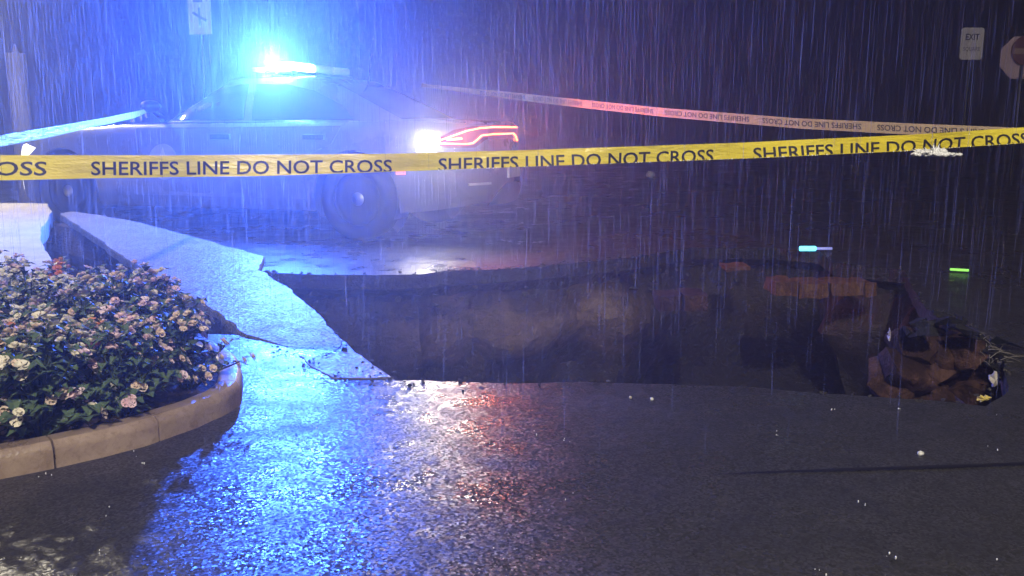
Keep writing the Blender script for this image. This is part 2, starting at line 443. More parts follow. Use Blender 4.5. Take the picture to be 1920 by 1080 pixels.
tag(kerb, 'tan concrete kerb curving round the tip of the flower bed', 'kerb')
KPROF = [(0.0, -.06), (-.003, .05), (.0, .068), (.016, .083), (.068, .085), (.080, .079), (.085, .065), (.085, -.06)]  # inward offset, height
cuts = [0, 34, 52, 62, len(kp) - 1]
inner = []
for a, b in zip(cuts, cuts[1:]):
    seg = []
    bm = bmesh.new(); rings = []
    idx = list(range(a, b + 1))
    for i in idx:
        t = kp[min(i + 1, len(kp) - 1)] - kp[max(i - 1, 0)]; nn = Vector((-t.y, t.x, 0)).normalized()
        nn = -nn                                   # inward = right-hand side of travel
        p = kp[i].copy()
        if i == a and a: p += t.normalized() * .006
        rings.append([bm.verts.new(Vector((p.x, p.y, 0)) + nn * (o_ + (noise.noise(p * 11 + Vector((h, 0, 0))) * .005)) + Vector((0, 0, h + noise.noise(p * 5) * .004)) - kinv) for o_, h in KPROF])
    for r0, r1 in zip(rings, rings[1:]):
        for k in range(len(KPROF) - 1): bm.faces.new((r0[k], r0[k + 1], r1[k + 1], r1[k]))
    bm.faces.new(rings[0]); bm.faces.new(rings[-1][::-1])
    link('kerb_stone', from_bm('kerb_stone', bm), M_KERB, kerb, angle=40)
for i in range(len(kp)):
    t = kp[min(i + 1, len(kp) - 1)] - kp[max(i - 1, 0)]; nn = -Vector((-t.y, t.x, 0)).normalized()
    inner.append(Vector((kp[i].x, kp[i].y, 0)) + nn * .075)
back = [Vector((-3.9, 3.0, 0)), Vector((-3.6, 4.3, 0)), Vector((-2.6, 4.55, 0))]
bed_poly = inner + back
bv = [(p.x, p.y, .06) for p in bed_poly]
pts2 = [Vector((p.x, p.y)) for p in bed_poly]
for i in range(500):
    q = Vector((rng.uniform(-3.9, -1.0), rng.uniform(2.4, 4.6)))
    pts2.append(q)
v, e, f, *_ = delaunay_2d_cdt(pts2, [(i, (i + 1) % len(bed_poly)) for i in range(len(bed_poly))], [], 1, 1e-6)
soil = add('soil', [(a.x, a.y, .055 + noise.noise(Vector((a.x * 6, a.y * 6, 0))) * .02) for a in v], f, M_SOIL, smooth=True)
tag(soil, 'dark wet soil inside the kerbed flower bed', kind='structure')

def in_poly(p, poly):
    c = False; n = len(poly)
    for i in range(n):
        a, b = poly[i], poly[(i + 1) % n]
        if (a[1] > p[1]) != (b[1] > p[1]) and p[0] < (b[0] - a[0]) * (p[1] - a[1]) / (b[1] - a[1]) + a[0]: c = not c
    return c
def leaf_bm(bm, base, d, up, L, w, bend):
    s = d.cross(up).normalized()
    m = base + d * L * .5 + up * bend * L * .18; t = base + d * L - up * bend * L * .1
    b0 = bm.verts.new(base); a = bm.verts.new(m + s * w * .5 + up * w * .15); c = bm.verts.new(m - s * w * .5 + up * w * .15)
    mm = bm.verts.new(m); e = bm.verts.new(t)
    bm.faces.new((b0, mm, a)); bm.faces.new((mm, e, a)); bm.faces.new((b0, c, mm)); bm.faces.new((mm, c, e))
def make_foliage(seed, H=.34, Rr=.19):
    r = random.Random(seed); bm = bmesh.new(); bs = bmesh.new(); tips = []
    for s in range(19):
        a = r.uniform(0, 2 * PI); lean = r.uniform(.05, .62)
        top = Vector((math.cos(a) * lean * Rr * 1.6, math.sin(a) * lean * Rr * 1.6, H * r.uniform(.72, 1.05) * (1 - .35 * lean)))
        if s >= 13:
            a = s * 1.05 + r.uniform(-.3, .3); top = Vector((math.cos(a) * Rr * 1.05, math.sin(a) * Rr * 1.05, H * r.uniform(.25, .5)))
        mid = Vector((top.x * .4, top.y * .4, top.z * .55))
        tube_bm(bs, [(top.x * .1, top.y * .1, 0), mid, top], [.005, .004, .0025], 4)
        tips.append((top, (top - mid).normalized()))
        for k in range(17):
            t = .18 + .82 * k / 16
            b = mid.lerp(top, (t - .5) / .5) if t > .5 else Vector((top.x * .1, top.y * .1, 0)).lerp(mid, t / .5)
            aa = k * 2.4 + r.uniform(-.4, .4)
            d = Vector((math.cos(aa), math.sin(aa), r.uniform(-.15, .6))).normalized()
            leaf_bm(bm, b, d, Vector((0, 0, 1)), r.uniform(.045, .08), r.uniform(.026, .042), r.uniform(.3, 1.2))
    return from_bm('foliage', bm, False), from_bm('stem', bs), tips
def make_flower(seed, kind):
    r = random.Random(seed); bm = bmesh.new()
    def petal_f(az, el, L, w, z0):
        d = Vector((math.cos(az) * math.cos(el), math.sin(az) * math.cos(el), math.sin(el)))
        s = Vector((-math.sin(az), math.cos(az), 0)); u = s.cross(d) * -1
        o = Vector((0, 0, z0))
        p = [o, o + d * L * .45 + s * w * .42 + u * .002, o + d * L * .85 + s * w * .5 + u * L * .10, o + d * L + u * L * .05, o + d * L * .85 - s * w * .5 + u * L * .10, o + d * L * .45 - s * w * .42 + u * .002, o + d * L * .55 - u * L * .12]
        q = [bm.verts.new(x) for x in p]
        for i in range(1, 6): bm.faces.new((q[0] if i in (1, 5) else q[6], q[i], q[i + 1] if i < 5 else q[6]) if i != 5 else (q[0], q[5], q[6]))
        bm.faces.new((q[0], q[6], q[1]))if False else None
        bm.faces.new((q[6], q[1], q[0])) if False else None
    n = 5
    for k in range(n): petal_f(2 * PI * k / n + r.uniform(-.15, .15), r.uniform(.1, .4), .026 * r.uniform(.85, 1.1), .028, 0)
    if kind:
        for k in range(5): petal_f(2 * PI * (k + .5) / 5 + r.uniform(-.2, .2), r.uniform(.7, 1.05), .02, .02, .002)
    bmesh.ops.create_icosphere(bm, subdivisions=1, radius=.0055, matrix=Matrix.Translation((0, 0, .006)))
    return from_bm('flower', bm, False)
FOL = [make_foliage(i) for i in range(5)]
FLW = []
for c in range(4):
    for s in range(3):
        me = make_flower(c * 7 + s, s != 1); me.materials.append(M_PET[c]); FLW.append(me)
spots = []
tries = 0
while len(spots) < 100 and tries < 9000:
    tries += 1
    p = Vector((rng.uniform(-3.5, -1.15), rng.uniform(2.5, 4.45), 0))
    if not in_poly(p, bed_poly): continue
    if min((p - Vector((q.x, q.y, 0))).length for q in inner) < (.10 if p.x > -1.55 else .035): continue
    if p.x > -1.38 and p.y > 3.25: continue
    if all((p - s).length > .165 for s in spots): spots.append(p)
for i, p in enumerate(spots):
    fm, sm, tips = FOL[i % 5]
    near = (p.y < 3.2)
    k = 1.0 + .12 * rng.uniform(-1, 1)
    t = empty('flowering_plant', (p.x, p.y, .05), (rng.uniform(-.1, .1), rng.uniform(-.1, .1), rng.uniform(0, 6.28)))
    t.scale = (k, k, k * 1.0)
    link('foliage', fm, None, t); link('stem', sm, None, t)
    r = random.Random(100 + i)
    hue = r.random()
    orange = i % 13 == 5
    back_row = p.y > 3.7
    mi = 0 if (hue < .5 and not back_row) or hue < .25 else (1 if hue < .8 else 2)
    for j, (tp, td) in enumerate(tips):
        for q in range(r.choice((2, 3, 3)) if not back_row else r.choice((3, 3, 4))):
            c = mi if r.random() < .75 else r.choice((0, 1, 2))
            if orange and j < 4: c = 3
            f = bpy.data.objects.new('flower', FLW[c * 3 + r.randrange(3)]); C.objects.link(f); f.parent = t
            d = (td * .6 + Vector((tp.x, tp.y, .12)) * 3 + Vector((r.uniform(-.5, .5), r.uniform(-.5, .5), r.uniform(-.1, .4)))).normalized()
            f.location = tp + d * .012 + Vector((r.uniform(-.035, .035), r.uniform(-.035, .035), r.uniform(-.05, .012))) * (1 if q else .2)
            f.rotation_euler = d.to_track_quat('Z', 'Y').to_euler(); s = r.uniform(.55, .9); f.scale = (s, s, s)
    hue_w = ('cream', 'pale pink', 'peach')[mi]
    dk = min((p - Vector((q.x, q.y, 0))).length for q in inner)
    where = 'along the back of the kerbed bed' if back_row else ('near the curved tip of the kerb' if p.x > -1.75 else ('close behind the front kerb' if dk < .3 else 'in the middle of the kerbed bed'))
    if orange: tag(t, 'leafy plant with bright orange blossoms among paler ones ' + where, 'plant', 'orange flowered plants ' + where)
    else: tag(t, 'low leafy plant with mostly %s blossoms %s' % (hue_w, where), 'plant', '%s flowered plants %s' % (hue_w, where))
for fm, sm, _ in FOL: fm.materials.append(M_LEAF); sm.materials.append(M_STEM)

# ------------------------------------------------------------------ patrol car (local: +X forward, +Y left, Z up)
TH = R(19.4)
rear_near = gnd(675, 240 + CAMH * FPX / 8.1)
fwd = Vector((-math.cos(TH), math.sin(TH), 0)); lft = Vector((-math.sin(TH), -math.cos(TH), 0))
HW = .95; RA, FA = -1.6, 1.72
org = rear_near - fwd * RA - lft * (HW - .08)
car = empty('patrol_car', (org.x, org.y, 0), (0, 0, math.atan2(fwd.y, fwd.x)))
tag(car, 'white police sedan with blue roof lights and glowing red tail lamp beyond the sinkhole', 'car')
def cw(p): return org + fwd * p[0] + lft * p[1] + Vector((0, 0, p[2]))
ZT = [(-2.7, 1.03), (-2.0, 1.06), (-1.0, 1.05), (0, 1.04), (1.0, 1.03), (1.7, .98), (2.3, .89), (2.72, .76)]
ZB = [(-2.7, .34), (-2.3, .28), (-2.0, .25), (2.1, .23), (2.72, .26)]
SL = [0, .07, .2, .35, .5, .64, .78, .88, .95, 1.0]
YF = [.90, .955, .98, .992, 1.0, .995, .98, .965, .945, .90]
NP = 2.7
def yf(s): return interp(s, list(zip(SL, YF)))
def wX(X):
    if X < -1.9:
        u = min(1, (-1.9 - X) / .8); return HW * (1 - u ** NP) ** (1 / NP)
    if X > 1.6:
        u = min(1, (X - 1.6) / 1.12); return HW * (1 - u ** 2.8) ** (1 / 2.8)
    return HW
def ybody(X, z):
    zt, zb = interp(X, ZT), interp(X, ZB); return wX(X) * yf((z - zb) / (zt - zb))
st = []
for k in range(15):
    ph = PI / 2 * (1 - k / 14); st.append(-1.9 - .8 * math.sin(ph) ** (2 / NP))
st += [-1.6 + i * .2 for i in range(16)]
for k in range(15):
    ph = PI / 2 * k / 14; st.append(1.6 + 1.12 * math.sin(ph) ** (2 / 2.8))
verts, faces = [], []
def ring_pts(X):
    w = max(wX(X), .02); zt, zb = interp(X, ZT), interp(X, ZB)
    half = [(w * .5, zb)] + [(w * y, zb + (zt - zb) * s) for s, y in zip(SL, YF)] + [(w * .7, zt + .018), (w * .35, zt + .03)]
    pts = [(0, zb)] + half + [(0, zt + .034)] + [(-y, z) for y, z in half[::-1]]
    dx = 0
    return [(X + (-.05 * math.sin(min(1, max(0, (z - .3) / .4)) * PI) if X < -2.4 else 0), y, z) for y, z in pts]
for X in st: verts += ring_pts(X)
m_ = len(ring_pts(0))
for i in range(len(st) - 1):
    for k in range(m_):
        faces.append((i * m_ + k, i * m_ + (k + 1) % m_, (i + 1) * m_ + (k + 1) % m_, (i + 1) * m_ + k))
faces.append(tuple(range(m_))); faces.append(tuple((len(st) - 1) * m_ + k for k in range(m_))[::-1])
bm = bmesh.new(); me = mesh('body', verts, faces); bm.from_mesh(me); bmesh.ops.recalc_face_normals(bm, faces=bm.faces); bm.to_mesh(me); bm.free()
body = link('body', me, M_WHITE, car)
def boolean(o, cutters):
    for cme in cutters:
        co = bpy.data.objects.new('cutter', cme); C.objects.link(co); co.parent = o.parent
        md = o.modifiers.new('b', 'BOOLEAN'); md.operation = 'DIFFERENCE'; md.solver = 'EXACT'; md.object = co
        bpy.context.view_layer.update()
        ev = o.evaluated_get(bpy.context.evaluated_depsgraph_get()); nm = bpy.data.meshes.new_from_object(ev)
        o.modifiers.clear(); old = o.data; o.data = nm; bpy.data.objects.remove(co); 
wells = []
for X in (RA, FA):
    for s in (1, -1):
        bm = bmesh.new(); rg = lathe_bm(bm, [(.425, s * .62), (.425, s * 1.2)], 32)
        bm.faces.new(rg[0]); bm.faces.new(rg[1][::-1])
        for v_ in bm.verts: v_.co.x += X; v_.co.z += .38
        bmesh.ops.recalc_face_normals(bm, faces=bm.faces)
        me = bpy.data.meshes.new('w'); bm.to_mesh(me); bm.free(); wells.append(me)
boolean(body, wells)
body.name = 'body'; body.data.name = 'body'
body.data.polygons.foreach_set('use_smooth', [True] * len(body.data.polygons)); body.data.set_sharp_from_angle(angle=R(32))
if not body.data.materials: body.data.materials.append(M_WHITE)
for X in (RA, FA):
    for s in (1, -1):
        bm = bmesh.new(); rg = lathe_bm(bm, [(.415, s * .93), (.418, s * .64), (.05, s * .63)], 28)
        for v_ in bm.verts: v_.co.x += X; v_.co.z += .38
        bm.faces.ensure_lookup_table()
        # keep only the part above the sill
        bmesh.ops.delete(bm, geom=[f_ for f_ in bm.faces if f_.calc_center_median().z < .2], context='FACES')
        link('wheel_liner', from_bm('wheel_liner', bm), M_BLACK, car, smooth=True)
        bm = bmesh.new(); lathe_bm(bm, [(.24, -.10), (.30, -.115), (.345, -.11), (.368, -.085), (.372, 0), (.368, .085), (.345, .11), (.30, .115), (.24, .10), (.24, -.10)], 36)
        wh = link('wheel', from_bm('wheel', bm), M_RUBBER, car, smooth=True); wh.location = (X, s * .815, .37)
        bm = bmesh.new(); lathe_bm(bm, [(.245, -.09), (.24, .085), (.225, .09), (.215, .06), (.16, .05), (.07, .072), (.0, .075)], 30)
        if s < 0:
            for v_ in bm.verts: v_.co.y *= -1
        link('rim', from_bm('rim', bm), M_RIM, wh, smooth=True)
        bm = bmesh.new(); lathe_bm(bm, [(.0, .092 * s), (.04, .09 * s), (.062, .075 * s)], 16); link('hub_cap', from_bm('hub_cap', bm), M_CHROME, wh, smooth=True)
# greenhouse
def gX(z):
    t = (z - 1.0) / .44; return lerp(.80, -.02, t), lerp(-2.15, -1.15, t)
def gb(z): 
    t = (z - 1.0) / .44; return lerp(.835, .66, t) + .012 * math.sin(PI * max(0, min(1, t)))
NG = 6.0
def ghy(X, z):
    xf, xr = gX(z); a, c = (xf - xr) / 2, (xf + xr) / 2; u = min(1, abs((X - c) / a)); return gb(z) * (1 - u ** NG) ** (1 / NG)
def ghx(y, z, front=True):
    xf, xr = gX(z); a, c = (xf - xr) / 2, (xf + xr) / 2; u = min(1, abs(y) / gb(z)); return c + (1 if front else -1) * a * (1 - u ** NG) ** (1 / NG)
levels = [(.98, 1), (1.1, 1), (1.22, 1), (1.34, 1), (1.42, 1), (1.445, .975), (1.465, .92), (1.478, .8), (1.486, .55), (1.49, .2)]
verts, faces = [], []; NN = 64
for z, sc_ in levels:
    zz = min(z, 1.43); xf, xr = gX(zz); a, c = (xf - xr) / 2, (xf + xr) / 2; b = gb(zz)
    for k in range(NN):
        an = 2 * PI * k / NN; co, si = math.cos(an), math.sin(an)
        x = c + a * sc_ * math.copysign(abs(co) ** (2 / NG), co); y = b * sc_ * math.copysign(abs(si) ** (2 / NG), si)
        verts.append((x, y, z))
for i in range(len(levels) - 1):
    for k in range(NN): faces.append((i * NN + k, i * NN + (k + 1) % NN, (i + 1) * NN + (k + 1) % NN, (i + 1) * NN + k))
faces.append(tuple((len(levels) - 1) * NN + k for k in range(NN)))
add('roof', verts, faces, M_WHITE, car, smooth=True, angle=40)
def patch(name, poly, fn, mt, parent=car, step=.12, off=.006, thick=.012, smooth=True):
    """polygon in (u,v) mapped by fn(u,v)->(point, outward normal); given real thickness"""
    n = len(poly); us = [p[0] for p in poly]; vs = [p[1] for p in poly]
    pts = []; 
    for i in range(n):
        a, b = Vector(poly[i]), Vector(poly[(i + 1) % n]); k = max(1, int((b - a).length / step))
        pts += [a.lerp(b, j / k) for j in range(k)]
    nb = len(pts); u = min(us) + step / 2
    while u < max(us):
        w_ = min(vs) + step / 2
        while w_ < max(vs):
            if in_poly((u, w_), pts): pts.append(Vector((u, w_)))
            w_ += step
        u += step
    v, e, f, *_ = delaunay_2d_cdt(pts, [(i, (i + 1) % nb) for i in range(nb)], [], 1, 1e-6)
    bm = bmesh.new(); T, Bt = [], []
    for q in v:
        p, nn = fn(q.x, q.y); T.append(bm.verts.new(Vector(p) + Vector(nn) * off)); Bt.append(bm.verts.new(Vector(p) + Vector(nn) * (off - thick)))
    for q in f: bm.faces.new([T[i] for i in q]); bm.faces.new([Bt[i] for i in q[::-1]])
    ed = {}
    for q in f:
        for i in range(len(q)):
            k = (q[i], q[(i + 1) % len(q)]); ed[k] = ed.get(k, 0) + 1
    for (a, b) in ed:
        if (b, a) not in ed: bm.faces.new((T[a], Bt[a], Bt[b], T[b]))
    return link(name, from_bm(name, bm), mt, parent, angle=40 if smooth else None)
def side_gh(s): 
    return lambda X, z: ((X, s * ghy(X, z), z), (0, s * .93, .36))
def side_body(s):
    return lambda X, z: ((X, s * ybody(X, z), z), (0, s, 0))
WF = [(.50, 1.075), (.37, 1.16), (.14, 1.27), (-.13, 1.385), (-.36, 1.405), (-.38, 1.075)]
WR = [(-.47, 1.075), (-.45, 1.405), (-.80, 1.395), (-1.10, 1.33), (-1.40, 1.2), (-1.54, 1.075)]
DF = [(.86, .36), (.88, .7), (.80, 1.0), (-.41, 1.01), (-.41, .36)]
DR = [(-.43, .36), (-.43, 1.01), (-1.46, 1.02), (-1.38, .86), (-1.17, .78), (-1.10, .6), (-1.08, .36)]
for s in (1, -1):
    patch('side_window', WF, side_gh(s), M_GLASS, step=.045, off=.012); patch('side_window', WR, side_gh(s), M_GLASS, step=.045, off=.012)
    for poly, hx in ((DF, -.20), (DR, -1.20)):
        d = patch('door', poly, side_body(s), M_WHITE, off=.007)
        bm = bmesh.new(); y0 = ybody(hx, .92)
        box_bm(bm, (hx - .11, s * y0 - .02, .895), (hx + .11, s * y0 + .035, .945), .012)
        link('door_handle', from_bm('door_handle', bm), M_BLACK, d, angle=40)
    # chrome belt strip
    bm = bmesh.new(); tube_bm(bm, [(X, s * (ghy(X, 1.062) + .012), 1.058) for X in [.62 - i * .1 for i in range(23)]], .007, 6)
    link('belt_trim', from_bm('belt_trim', bm), M_CHROME, car, smooth=True)
    # mirror
    bm = bmesh.new(); bmesh.ops.create_uvsphere(bm, u_segments=16, v_segments=10, radius=1)
    for v_ in bm.verts: v_.co = Vector((.52 + v_.co.x * .07 - abs(v_.co.y) * .02, s * (1.02 + v_.co.y * .12), 1.20 + v_.co.z * .06))
    tube_bm(bm, [(.54, s * .81, 1.08), (.53, s * .95, 1.16)], [.03, .022], 8)
    link('side_mirror', from_bm('side_mirror', bm), M_BLACK, car, smooth=True)
    # sill strip
    # headlight
    patch('headlight', [(2.62, .66), (2.60, .80), (2.3, .84), (2.1, .80), (2.3, .68)], side_body(s), M_HEAD, step=.05, off=.006)
    patch('fog_lamp', [(2.60, .36), (2.60, .5), (2.54, .5), (2.53, .36)], side_body(s), M_HEAD, step=.05, off=.006)
    patch('side_marker', [(-2.10, .60), (-2.10, .63), (-2.02, .63), (-2.02, .60)], side_body(s), M_MARK, step=.05, off=.008)
def star_badge(s, X, z, r):
    fn = side_body(s); out = []
    ringp = [(X + r * math.cos(a), z + r * math.sin(a)) for a in [2 * PI * k / 28 for k in range(28)]]
    b = patch('star_badge', ringp, fn, M_DECAL, off=.0095, thick=.003, step=.08)
    st_ = [(X + (r * .8 if k % 2 == 0 else r * .36) * math.cos(PI / 2 + k * PI / 5), z + (r * .8 if k % 2 == 0 else r * .36) * math.sin(PI / 2 + k * PI / 5)) for k in range(10)]
    patch('star', st_, fn, M_DECAL2, parent=b, off=.012, thick=.003, step=.08)
star_badge(1, .46, .68, .17); star_badge(-1, .46, .68, .17)
patch('windscreen', [(-.62, 1.05), (.62, 1.05), (.50, 1.405), (-.50, 1.405)], lambda y, z: ((ghx(y, z), y, z), (.5, 0, .85)), M_GLASS, step=.06, off=.012)
patch('rear_window', [(-.62, 1.08), (.62, 1.08), (.50, 1.40), (-.50, 1.40)], lambda y, z: ((ghx(y, z, False), y, z), (-.5, 0, .85)), M_GLASS, step=.06, off=.012)
# rear outline by arc length from the left flank round the tail
RP = []
for k in range(-10, 121):
    if k < 0: X, y = -1.9 - k * .03 - .0, HW
    else:
        ph = PI * k / 120; c_, s_ = math.cos(ph), math.sin(ph)
        X = -1.9 - .8 * abs(s_) ** (2 / NP); y = HW * math.copysign(abs(c_) ** (2 / NP), c_)
    RP.append(Vector((X, y, 0)))
CUM = [0.]
for a, b in zip(RP, RP[1:]): CUM.append(CUM[-1] + (b - a).length)
A0 = CUM[10]; ATOT = CUM[-1]
def rearp(a, z):
    a = a + A0
    for i in range(len(CUM) - 1):
        if a <= CUM[i + 1] or i == len(CUM) - 2:
            t = (a - CUM[i]) / max(1e-6, CUM[i + 1] - CUM[i]); p = RP[i].lerp(RP[i + 1], t); tg = (RP[i + 1] - RP[i]).normalized(); break
    nn = Vector((tg.y, -tg.x, 0))
    if nn.dot(p - Vector((-1.5, 0, 0))) < 0: nn = -nn
    zt, zb = interp(p.x, ZT), interp(p.x, ZB); q = yf((z - zb) / (zt - zb))
    dx = -.05 * math.sin(min(1, max(0, (z - .3) / .4)) * PI) if p.x < -2.4 else 0
    return (p.x + dx, p.y * q, z), nn
AC = (ATOT - A0) / 2            # arc length at the tail centre
TL = empty('tail_lamp_pivot')
bpy.data.objects.remove(TL)
lens = patch('tail_lamp', [(.42, .88), (.62, .985), (.80, 1.015), (1.2, 1.025), (2 * AC - 1.2, 1.025), (2 * AC - .80, 1.015), (2 * AC - .62, .985), (2 * AC - .42, .88), (2 * AC - .55, .83), (2 * AC - .85, .83), (2 * AC - 1.0, .90),
              (1.0, .90), (.85, .83), (.55, .83)], lambda a, z: rearp(a, z), M_REDLENS, step=.05, off=.006, thick=.02)
def led(pts, rad, mt, name='led_strip'):
    out = []
    for (a0, z0), (a1, z1) in zip(pts, pts[1:]):
        k = max(1, int(abs(a1 - a0) / .04))
        for j in range(k):
            t = j / k; p, nn = rearp(lerp(a0, a1, t), lerp(z0, z1, t)); out.append(Vector(p) + nn * .012)
    p, nn = rearp(*pts[-1]); out.append(Vector(p) + nn * .012)
    bm = bmesh.new(); tube_bm(bm, out, rad, 6); return link(name, from_bm(name, bm), mt, lens, smooth=True)
LEDU = [(.50, .895), (.62, .935), (.74, .975), (.90, 1.0), (1.1, 1.008), (AC + .35, 1.008)]
LEDL = [(.50, .868), (.74, .862), (.82, .868), (.93, .935), (1.1, .945), (AC + .18, .95), (AC + .26, .925), (AC + .32, .88)]
led(LEDU, .0085, M_LED); led(LEDL, .0085, M_LED)
led([(.56, .90), (.70, .91)], .012, M_LED)
sp, sn = rearp(.40, .885)
patch('strobe_lamp', [(.40 + .10 * math.cos(2 * PI * k / 20), .885 + .085 * math.sin(2 * PI * k / 20)) for k in range(20)], lambda a, z: rearp(a, z), M_LEDW, step=.06, off=.016, thick=.012)
patch('rear_diffuser', [(1.0, .30), (1.12, .42), (1.3, .50), (2 * AC - 1.3, .50), (2 * AC - 1.12, .42), (2 * AC - 1.0, .30)], lambda a, z: rearp(a, z), M_BLACK, step=.06, off=.006)
patch('bumper_reflector', [(.72, .50), (.72, .52), (1.0, .52), (1.0, .50)], lambda a, z: rearp(a, z), M_PLATE, step=.06, off=.008)
pl, pnn = rearp(AC, .60)
bm = bmesh.new(); box_bm(bm, (pl[0] - .05, -.155, .545), (pl[0] - .025, .155, .70), .004); link('licence_plate', from_bm('licence_plate', bm), M_PLATE, car)
# light bar
LBX = -.62
bm = bmesh.new(); box_bm(bm, (LBX - .15, -.58, 1.505), (LBX + .15, .58, 1.535), .012)
for y in (-.4, .4): box_bm(bm, (LBX - .04, y - .04, 1.47), (LBX + .04, y + .04, 1.51))
bar = link('light_bar', from_bm('light_bar', bm), M_BLACK, car, angle=40)
for y0, y1, mt in ((.12, .57, M_BARLENS), (-.22, .105, M_BARDIM), (-.57, -.235, M_BARDIM)):
    bm = bmesh.new(); box_bm(bm, (LBX - .13, y0, 1.536), (LBX + .13, y1, 1.615), .03); link('lamp_lens', from_bm('lamp_lens', bm), mt, bar, smooth=True)
bm = bmesh.new(); box_bm(bm, (LBX + .16, .46, 1.515), (LBX + .30, .56, 1.57), .015); link('takedown_lamp', from_bm('takedown_lamp', bm), M_BARDIM, bar, smooth=True)
bm = bmesh.new(); tube_bm(bm, [(-1.25, 0, 1.37), (-1.3, 0, 1.72)], [.008, .003], 6); link('antenna', from_bm('antenna', bm), M_BLACK, car)
def point(name, p, power, col, rad):
    l = bpy.data.lights.new(name, 'POINT'); l.energy = power; l.color = col; l.shadow_soft_size = rad
    o = bpy.data.objects.new(name, l); C.objects.link(o); o.parent = car; o.location = p; return o
point('bar_light', (LBX, .66, 1.61), P_BAR * .10, BLUE, .08)
l = bpy.data.lights.new('bar_flash', 'SPOT'); l.energy = P_BAR; l.color = BLUE; l.spot_size = R(156); l.spot_blend = 1.0; l.shadow_soft_size = .08
lo = bpy.data.objects.new('bar_flash', l); C.objects.link(lo); lo.parent = car; lo.location = (LBX, .67, 1.60)
lo.rotation_euler = (car.matrix_basis.to_3x3().inverted() @ Vector((-.22, -1, -.10))).to_track_quat('-Z', 'Y').to_euler()
l = bpy.data.lights.new('strobe_light', 'SPOT'); l.energy = P_STROBE; l.color = (1, .93, .80); l.spot_size = R(140); l.spot_blend = 1.0; l.shadow_soft_size = .04
lo = bpy.data.objects.new('strobe_light', l); C.objects.link(lo); lo.parent = car; lo.location = Vector(sp) + sn * .06; lo.rotation_euler = (sn + Vector((0, 0, -.42))).to_track_quat('-Z', 'Y').to_euler()
for a in (.72, 1.12, AC + .1):
    q, nn = rearp(a, .95)
    l = bpy.data.lights.new('tail_light', 'SPOT'); l.energy = P_TAIL / 3; l.color = (1, .17, .045); l.spot_size = R(160); l.spot_blend = .9; l.shadow_soft_size = .06
    lo = bpy.data.objects.new('tail_light', l); C.objects.link(lo); lo.parent = car; lo.location = Vector(q) + nn * .06; lo.rotation_euler = (nn + Vector((0, 0, .1))).to_track_quat('-Z', 'Y').to_euler()

